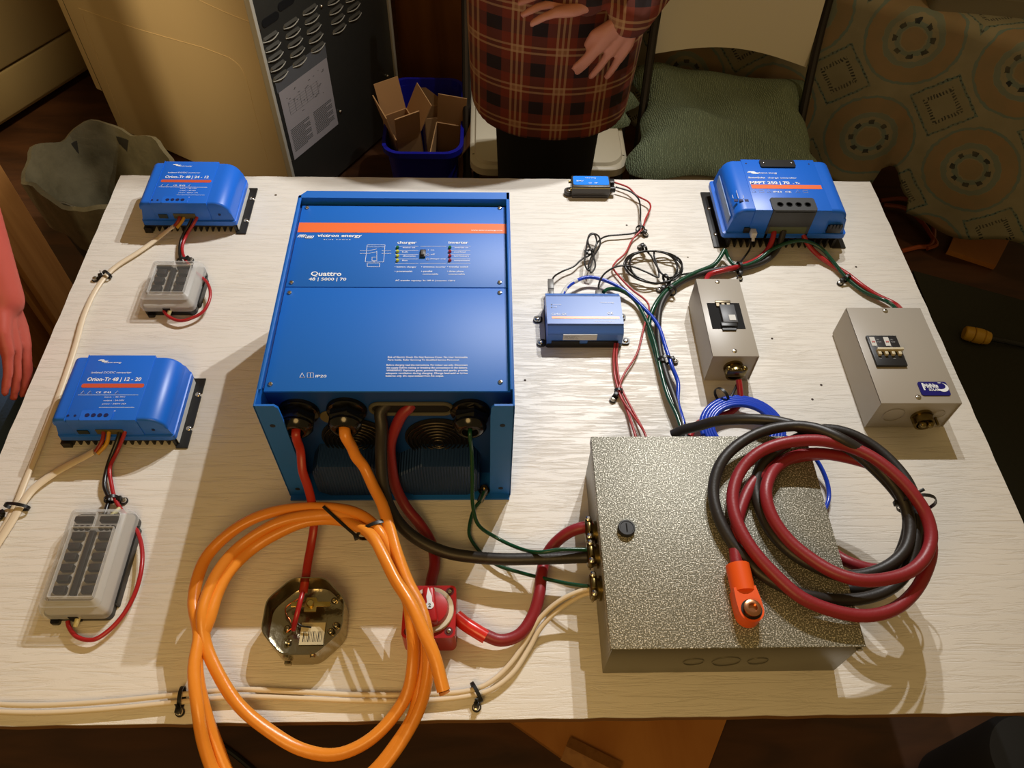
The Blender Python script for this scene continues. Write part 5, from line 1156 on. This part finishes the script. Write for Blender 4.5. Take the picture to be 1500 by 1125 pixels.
def mth(op, a, b=None, c=None):
    n = N.new('ShaderNodeMath'); n.operation = op
    for i, q_ in enumerate((a, b, c)):
        if q_ is None: continue
        if isinstance(q_, (int, float)): n.inputs[i].default_value = q_
        else: L.new(q_, n.inputs[i])
    return n.outputs[0]
uvn = N.new('ShaderNodeUVMap'); uvn.uv_map = 'cloth'; sep = N.new('ShaderNodeSeparateXYZ')
dn = N.new('ShaderNodeTexNoise'); dn.inputs['Scale'].default_value = 60; dn.inputs['Detail'].default_value = 3; L.new(uvn.outputs[0], dn.inputs[0])
vm = N.new('ShaderNodeVectorMath'); vm.operation = 'MULTIPLY_ADD'; L.new(dn.outputs['Color'], vm.inputs[0]); vm.inputs[1].default_value = (.012, .012, 0); L.new(uvn.outputs[0], vm.inputs[2]); L.new(vm.outputs[0], sep.inputs[0])
T_ = .31
def cell(v): return mth('SUBTRACT', mth('MULTIPLY', mth('FRACT', mth('DIVIDE', v, T_)), T_), T_/2)
ux, uy = cell(sep.outputs[0]), cell(sep.outputs[1])
r_ = mth('SQRT', mth('ADD', mth('MULTIPLY', ux, ux), mth('MULTIPLY', uy, uy)))
vx = mth('SUBTRACT', T_/2, mth('ABSOLUTE', ux)); vy = mth('SUBTRACT', T_/2, mth('ABSOLUTE', uy)); rd = mth('ADD', vx, vy)
ang = mth('ARCTAN2', uy, ux); ang2 = mth('ARCTAN2', vy, vx)
def band(v, c, w_): return mth('LESS_THAN', mth('ABSOLUTE', mth('SUBTRACT', v, c)), w_)
def mixc(fac, a, colr):
    m_ = N.new('ShaderNodeMix'); m_.data_type = 'RGBA'; L.new(fac, m_.inputs['Factor']); L.new(a, m_.inputs['A']); m_.inputs['B'].default_value = lin(colr); return m_.outputs['Result']
c0 = N.new('ShaderNodeRGB'); c0.outputs[0].default_value = lin((138, 130, 104)); cc = c0.outputs[0]
cc = mixc(mth('MULTIPLY', band(r_, .105, .022), .6), cc, (140, 104, 62)); cc = mixc(mth('MULTIPLY', band(r_, .074, .008), .6), cc, (92, 116, 110)); cc = mixc(mth('MULTIPLY', mth('LESS_THAN', r_, .032), .5), cc, (140, 104, 62)); cc = mixc(mth('MULTIPLY', band(r_, .043, .007), .7), cc, (92, 116, 110)); cc = mixc(mth('MULTIPLY', band(r_, .130, .004), .8), cc, (90, 116, 112))
fl = mth('GREATER_THAN', mth('SINE', mth('MULTIPLY', ang, 8)), .25); cc = mixc(mth('MULTIPLY', mth('MULTIPLY', band(r_, .050, .0065), fl), .95), cc, (20, 28, 34))
cc = mixc(mth('MULTIPLY', mth('LESS_THAN', rd, .095), .9), cc, (130, 124, 98)); cc = mixc(mth('MULTIPLY', band(rd, .095, .005), .8), cc, (80, 108, 104)); ds = mth('GREATER_THAN', mth('SINE', mth('MULTIPLY', mth('SUBTRACT', vx, vy), 500)), .1)
cc = mixc(mth('MULTIPLY', mth('MULTIPLY', band(rd, .052, .008), ds), .95), cc, (20, 28, 34)); ds2 = mth('GREATER_THAN', mth('SINE', mth('MULTIPLY', mth('SUBTRACT', vx, vy), 330)), .3); cc = mixc(mth('MULTIPLY', mth('MULTIPLY', band(rd, .095, .0025), ds2), .9), cc, (24, 34, 38))
nw = N.new('ShaderNodeTexNoise'); nw.inputs['Scale'].default_value = 16; nw.inputs['Detail'].default_value = 5; L.new(uvn.outputs[0], nw.inputs[0])
cc = mixc(mth('MULTIPLY', mth('SUBTRACT', nw.outputs[0], .35), 1.3), cc, (116, 108, 80))
L.new(cc, b_.inputs['Base Color'])
# cloth mesh: flat on top, then hanging over the near edge, torn hem
NU, NV = 150, 44; V = []; UV = []; F = []
def hem(u):  # depth of the drop along the edge, torn with notches
    h_ = .57+.03*math.sin(u*7)+.012*math.sin(u*23)
    if .06 < u < .20: h_ -= .10*math.exp(-((u-.10)/.05)**2)+.05
    if -.02 < u < .06: h_ += .02
    return h_
for j in range(NV):
    for i in range(NU):
        u = -.97+2.39*i/(NU-1)
        if j < 12: v = .75*(1-j/11); p = Vector((u, v, -.054+.002*math.sin(u*9+v*7))); tv = v
        else:
            k = (j-11)/(NV-12); dd = k*hem(u); fold = .016*math.sin(u*11)*k+.008*math.sin(u*27)*k; p = Vector((u, -.012-.05*k**1.2+fold-.006, -.056-dd)); tv = -dd
        V.append(TM @ p); UV.append((u+.155, tv+.22))
for j in range(NV-1):
    for i in range(NU-1): a = j*NU+i; F.append((a, a+1, a+NU+1, a+NU))
me = bpy.data.meshes.new('patterned_tablecloth'); me.from_pydata(V, [], F)
uvl = me.uv_layers.new(name='cloth')
for lp in me.loops: uvl.data[lp.index].uv = UV[lp.vertex_index]
for p in me.polygons: p.use_smooth = True
o = link_mesh('patterned_tablecloth', me, CL); sd = o.modifiers.new('thick', 'SOLIDIFY'); sd.thickness = .0015; tag(o, 'cloth with orange circles and black floral diamonds, torn along its hem', 'tablecloth')
# organiser case
OC = M('smoky_clear_plastic', (120, 112, 92), .25, alpha=.8)
t = thing('organizer_case', 'translucent plastic case of driver bits on the patterned table', 'case', TM @ Vector((.47, .33, -.05)))
s = MB(); q = TM @ Matrix.Translation((.0, .0, -.052)) @ Matrix.Rotation(.40, 4, 'Z')
s.loft([[q @ Vector(p) for p in ring3(0, .46, 0, .34, .02, z)] for z in (0, .045)]+[[q @ Vector(p) for p in ring3(.006, .454, .006, .334, .016, z)] for z in (.046, .050, .062)]); s.build('case_shell', OC, t)
s = MB(); s.box(.09, .42, .07, .22, .062, .067, .002, mx=q); s.build('bit_tray', M('black_foam', (16, 14, 12), .8), t)
s = MB(); s.box(.12, .36, .045, .052, .062, .064, mx=q); s.build('red_strip', M('red_ink', (190, 50, 50), .5), t)
for k in range(13):
    s = MB(); p = q @ Vector((.105+k*.022, .092, .070)); p2 = q @ Vector((.105+k*.022, .125, .071)); s.cyl(p, p2, .005, .0035, 8); s.build('driver_bit', SCREW, t)

# floor clutter
s = MB(); s.tube(path(FL+.012, '1290,294 1320,291 1345,297 1362,315 1368,340 1362,360 1345,362 1320,368'), .008, 8, 5); s.tube(path(FL+.014, '1295,300 1325,305 1350,325 1364,345 1372,358 1358,364'), .007, 8, 5); o = s.build('extension_cord', M('dull_orange_cord', (150, 70, 30), .5)); tag(o, 'orange extension cord looped on the dark floor at the right', 'cord')
a, b, c, d = [at(px, py, FL) for px, py in ((1430, 270), (1512, 285), (1455, 395), (1385, 372))]
s = MB(); s.prism([(a.x, a.y), (b.x, b.y), (c.x, c.y), (d.x, d.y)][::-1], FL, FL+.018); o = s.build('plywood_strip', PLY); tag(o, 'tan plywood strip on the floor under the patterned table', 'plank')
s = MB(); pts = [at(px, py, FL) for px, py in ((1335, 400), (1520, 450), (1700, 560), (1700, 900), (1490, 760), (1400, 560))]
s.prism([(p.x, p.y) for p in pts][::-1], FL, FL+.012, .004); o = s.build('floor_mat', M('dark_green_mat', (42, 42, 30), .9, bump=(90, .4, .006))); tag(o, 'dark green mat on the floor right of the board', 'mat')
t = thing('cord_plug', 'yellow cord connector lying on the dark mat', 'plug', at(1432, 492, FL+.012))
a = at(1412, 487, FL+.035); b = at(1450, 496, FL+.035); YP_ = M('yellow_plastic', (196, 150, 40), .45)
s = MB(); s.cyl(a, a.lerp(b, .35), .021, .023, 20, .003); s.cyl(a.lerp(b, .36), a.lerp(b, .72), .0235, .0235, 20, .002); s.cyl(a.lerp(b, .73), b, .022, .019, 20, .003); s.build('body', YP_, t)
s = MB(); s.tube([b, b+Vector((.12, -.02, -.012)), b+Vector((.4, -.10, -.012))], .007, 8, 5); s.build('cord', BLACK, t)
a, b, c, d = [at(px, py, FL) for px, py in ((735, 1050), (1068, 1040), (1030, 1140), (890, 1160))]
s = MB(); s.prism([(a.x, a.y), (b.x, b.y), (c.x, c.y), (d.x, d.y)][::-1], FL, FL+.019); o = s.build('plywood_offcut', PLY); tag(o, 'orange plywood offcut on the floor in front of the board', 'offcut')
a, b = at(828, 1096, FL+.04), at(905, 1135, FL+.04)
s = MB(); s.tube([a, b], .028, 4, 1, flat=(.026, .020)); o = s.build('wood_block', PINE); tag(o, 'short pine block lying on the orange plywood offcut', 'wood block')
s = MB(); s.tube(path(FL+.01, '280,1050 318,1086 350,1110 378,1135 400,1160'), .006, 8, 4); o = s.build('power_cord', BLACK); tag(o, 'black cord on the floor below the orange cable coil', 'cord')
c = at(1505, 1115, FL+.3); s = MB(); s.lathe([(.06, FL), (.08, FL+.02), (.085, FL+.28), (.075, FL+.31), (.02, FL+.315)], 36, Matrix.Translation((c.x+.005, c.y, 0))); o = s.build('floor_bucket', M('matte_black_bucket', (20, 20, 20), .7)); tag(o, 'round black bucket at the bottom right corner', 'bucket')

# ============================================================ PEOPLE
SKIN = M('skin', (205, 140, 115), .5); SKINR = M('ruddy_skin', (190, 84, 70), .5)
PL = bpy.data.materials.new('plaid_flannel'); PL.use_nodes = True; nt = PL.node_tree; N = nt.nodes; L = nt.links; b_ = N['Principled BSDF']; b_.inputs['Roughness'].default_value = .9
uvn = N.new('ShaderNodeTexCoord'); sep = N.new('ShaderNodeSeparateXYZ'); mp = N.new('ShaderNodeMapping'); mp.inputs['Location'].default_value = (.035, 0, .012); L.new(uvn.outputs['Object'], mp.inputs[0]); L.new(mp.outputs[0], sep.inputs[0])
T_ = .094
fx = mth('FRACT', mth('DIVIDE', sep.outputs[0], T_)); fz = mth('FRACT', mth('DIVIDE', mth('ADD', sep.outputs[2], mth('MULTIPLY', sep.outputs[1], .15)), T_))
c0 = N.new('ShaderNodeRGB'); c0.outputs[0].default_value = lin((120, 46, 22)); cc = c0.outputs[0]
bx = band(fx, .22, .17); bz = band(fz, .25, .17)
cc = mixc(mth('MULTIPLY', bx, .45), cc, (44, 38, 34)); cc = mixc(mth('MULTIPLY', bz, .45), cc, (44, 38, 34)); cc = mixc(mth('MULTIPLY', mth('MULTIPLY', bx, bz), .85), cc, (14, 14, 16))
for f_, cs in ((fx, (.62, .74, .86)), (fz, (.66, .80))):
    for c_ in cs: cc = mixc(mth('MULTIPLY', band(f_, c_, .026), .45), cc, (196, 160, 108))
cc = mixc(mth('MULTIPLY', mth('MULTIPLY', band(fx, .74, .14), band(fz, .73, .1)), .35), cc, (190, 150, 100))
L.new(cc, b_.inputs['Base Color'])
nz = N.new('ShaderNodeTexNoise'); nz.inputs['Scale'].default_value = 14; L.new(uvn.outputs['Object'], nz.inputs[0]); bp_ = N.new('ShaderNodeBump'); bp_.inputs['Strength'].default_value = .5; bp_.inputs['Distance'].default_value = .02; L.new(nz.outputs[0], bp_.inputs['Height']); L.new(bp_.outputs[0], b_.inputs['Normal'])
V3 = Vector
# person in plaid: stands beyond the board, facing it, forearms folded in front
px0, py0 = .125, 1.46
def ell(cx, cy, a, b, z, n=40, k=0, wob=0):
    return [V3((cx+a*math.cos(u)*(1+wob*math.sin(7*u+k)), cy+b*math.sin(u)*(1+wob*math.sin(5*u+k)), z)) for u in np.linspace(0, 2*math.pi, n+1)[:-1]]
person = thing('person', 'person in red and black plaid flannel shirt and black trousers, hands folded', 'person', (px0, py0, FL))
def hand(chains, wrist, dirv, side, palm_n, size=1.0, curl=.5):
    """adds palm, four fingers and thumb chains"""
    d = V3(dirv).normalized(); pn = V3(palm_n).normalized(); sd = d.cross(pn).normalized()*side; w_ = V3(wrist)
    for k in range(4):
        o = (k-1.5)*.0205*size; root = w_+d*.085*size+sd*o; ln = (.072, .082, .078, .062)[k]*size
        chains.append([(w_+d*.01+sd*o*.5, .016*size), (w_+d*.05*size+sd*o, .0135*size), (root, .0115*size)])
        d = (V3(dirv).normalized()+sd*(k-1.5)*.10).normalized(); a = root+d*ln*.45+pn*ln*.25*curl; b = a+d*ln*.30*(1-curl*.6)+pn*ln*.35*curl; c = b+d*ln*.22*(1-curl)+pn*ln*.25*curl
        chains.append([(root, .0098*size), (a, .0086*size), (b, .0080*size), (c, .0068*size)])
    d = V3(dirv).normalized()
    th = w_+d*.03*size-sd*.026*size
    chains.append([(w_+d*.01-sd*.010, .016*size), (th, .0135*size), (th+d*.035*size-sd*.018*size+pn*.008, .0115*size), (th+d*.062*size-sd*.014*size+pn*.016, .0095*size)])
sh_l, sh_r = V3((px0-.18, py0-.05, .56)), V3((px0+.18, py0-.05, .56))
el_l, el_r = V3((px0-.15, py0-.17, .36)), V3((px0+.17, py0-.16, .315))
wr_l, wr_r = V3((px0+.055, py0-.215, .285)), V3((px0+.125, py0-.222, .250))
ch = [[(V3((px0, py0, -.02)), .09), (V3((px0, py0, .25)), .11), (V3((px0, py0-.05, .50)), .11), (V3((px0, py0-.03, .62)), .06), (V3((px0, py0-.01, .70)), .055)],
      [(V3((px0, py0-.02, .76)), .080), (V3((px0, py0-.01, .83)), .094), (V3((px0, py0-.06, .74)), .058)],
      [(V3((px0, py0-.105, .78)), .012), (V3((px0, py0-.115, .76)), .014)],
      [(V3((px0-.094, py0-.01, .80)), .016), (V3((px0-.094, py0-.01, .77)), .013)], [(V3((px0+.094, py0-.01, .80)), .016), (V3((px0+.094, py0-.01, .77)), .013)],
      [(sh_l, .05), (el_l, .040), (wr_l, .026)], [(sh_r, .05), (el_r, .040), (wr_r, .026)],
      [(V3((px0-.05, py0, -.08)), .06), (V3((px0-.055, py0, -.35)), .05), (V3((px0-.06, py0+.01, FL+.08)), .036), (V3((px0-.06, py0-.08, FL+.045)), .033)],
      [(V3((px0+.05, py0, -.08)), .06), (V3((px0+.055, py0, -.35)), .05), (V3((px0+.06, py0+.01, FL+.08)), .036), (V3((px0+.06, py0-.08, FL+.045)), .033)]]
hand(ch, wr_l, (-.98, -.10, -.05), 1, (.1, .2, -1), .95, curl=.30)
hand(ch, wr_r, (-.50, -.10, -.95), 1, (-.2, 1, .1), .95, curl=.22)
remesh_blob('body', ch, .0045, SKIN, person, 3)
s = MB()
s.loft([ell(px0, py0, .184, .160, -.088, wob=.012), ell(px0, py0, .192, .168, -.08, wob=.012), ell(px0, py0, .198, .172, .04, k=1, wob=.01), ell(px0, py0-.01, .202, .168, .18, k=2, wob=.008), ell(px0, py0-.04, .206, .165, .32), ell(px0, py0-.09, .208, .172, .45), ell(px0, py0-.08, .198, .155, .54), ell(px0, py0-.04, .14, .09, .61), ell(px0, py0-.02, .075, .07, .64)])
me = None
chs = [[(sh_l, .072), (el_l, .060), (wr_l.lerp(el_l, .08), .044)], [(sh_r, .072), (el_r, .064), (wr_r.lerp(el_r, .06), .046)]]
_s = s
remesh_blob('plaid_shirt', chs, .010, PL, person, 4, extra=lambda mb: mb.raw(_s.v, _s.f))
chs = [[(V3((px0-.052, py0+.01, -.08)), .086), (V3((px0-.056, py0, -.36)), .068), (V3((px0-.06, py0+.01, FL+.07)), .058)], [(V3((px0+.052, py0+.01, -.08)), .086), (V3((px0+.056, py0, -.36)), .068), (V3((px0+.06, py0+.01, FL+.07)), .058)], [(V3((px0-.05, py0, .02)), .11), (V3((px0+.05, py0, .02)), .11)]]
remesh_blob('trousers', chs, .014, M('black_cloth', (16, 15, 15), .9), person, 3)
for s_ in (-1, 1):
    s = MB(); s.loft([[(px0+s_*.065+a*math.cos(u), py0-.05+b*math.sin(u), FL+z) for u in np.linspace(0, 2*math.pi, 25)[:-1]] for a, b, z in ((.046, .13, 0), (.05, .14, .02), (.048, .13, .05), (.04, .08, .09), (.035, .05, .11))]); s.build('shoe', M('black_shoe', (22, 20, 18), .5), person)
s = MB(); s.loft([[(px0+a*math.cos(u), py0+.010+b*math.sin(u), z-.04) for u in np.linspace(0, 2*math.pi, 25)[:-1]] for a, b, z in ((.098, .095, .80), (.112, .112, .86), (.105, .108, .93), (.06, .07, .975), (.01, .01, .985))]); s.build('hair', M('brown_hair', (60, 42, 28), .7), person)

# person at the left edge: bare forearm and jeans
qx, qy = -1.09, .60
p2 = thing('person', 'person in blue jeans at the left edge, only a reddish hand and hip showing', 'person', (qx, qy, FL))
sl, sr = V3((qx, qy-.19, .58)), V3((qx+.04, qy+.19, .56))
er = at(-62, 250, .25); wr = at(6, 440, .10)
el = V3((qx-.02, qy-.26, .28)); wl = V3((qx+.0, qy-.26, .02))
ch = [[(V3((qx, qy, 0)), .12), (V3((qx, qy, .50)), .12), (V3((qx, qy, .66)), .06), (V3((qx+.01, qy, .74)), .055)], [(V3((qx+.02, qy, .80)), .085), (V3((qx+.015, qy, .87)), .098), (V3((qx+.045, qy, .79)), .065)], [(V3((qx+.115, qy, .825)), .012), (V3((qx+.128, qy, .805)), .014)],
      [(V3((qx, qy-.1, .83)), .016), (V3((qx, qy-.1, .80)), .013)], [(V3((qx, qy+.1, .83)), .016), (V3((qx, qy+.1, .80)), .013)],
      [(sr, .05), (er, .043), (wr, .030)], [(sl, .05), (el, .043), (wl, .030)],
      [(V3((qx, qy-.09, -.03)), .08), (V3((qx, qy-.1, FL+.08)), .04)], [(V3((qx, qy+.09, -.03)), .08), (V3((qx, qy+.1, FL+.08)), .04)]]
hand(ch, wr, (.10, -.60, -.75), -1, (-.6, -.5, -.5), .95, .45); hand(ch, wl, (.05, .1, -1), 1, (0, 1, 0), 1.0, .4)
remesh_blob('body', ch, .005, SKINR, p2, 3)
rs = MB(); rs.loft([ell(qx, qy, .14, .19, .06), ell(qx, qy, .145, .195, .3), ell(qx, qy, .13, .20, .5), ell(qx, qy, .10, .18, .60), ell(qx, qy, .06, .07, .655)])
remesh_blob('red_tee', [[(sr, .075), (er.lerp(sr, .55), .062)], [(sl, .075), (el.lerp(sl, .45), .062)]], .012, M('red_cotton', (150, 50, 44), .85), p2, 3, extra=lambda mb: mb.raw(rs.v, rs.f))
remesh_blob('jeans', [[(V3((qx+.03, qy-.1, .03)), .135), (V3((qx+.03, qy-.1, -.36)), .095), (V3((qx+.02, qy-.1, FL+.07)), .07)], [(V3((qx+.10, qy+.0, .0)), .125), (V3((qx+.10, qy+.02, -.36)), .090), (V3((qx+.06, qy+.08, FL+.07)), .07)], [(V3((qx, qy-.08, .05)), .13), (V3((qx+.02, qy+.08, .05)), .13)]], .014, M('blue_denim', (64, 84, 110), .85, bump=(200, .3, .002)), p2, 3)
for s_, yy in ((-1, qy-.1), (1, qy+.08)):
    s = MB(); s.loft([[(qx+.10+b*math.cos(u), yy+a*math.sin(u), FL+z) for u in np.linspace(0, 2*math.pi, 25)[:-1]] for a, b, z in ((.046, .13, 0), (.05, .14, .02), (.048, .13, .05), (.04, .08, .09), (.035, .05, .11))]); s.build('shoe', M('black_shoe', (22, 20, 18), .5), p2)
s = MB(); s.loft([[(qx-.012+a*math.cos(u), qy+b*math.sin(u), z) for u in np.linspace(0, 2*math.pi, 25)[:-1]] for a, b, z in ((.095, .098, .80), (.112, .112, .86), (.108, .105, .93), (.07, .06, .975), (.01, .01, .985))]); s.build('hair', M('grey_hair', (90, 82, 74), .7), p2)
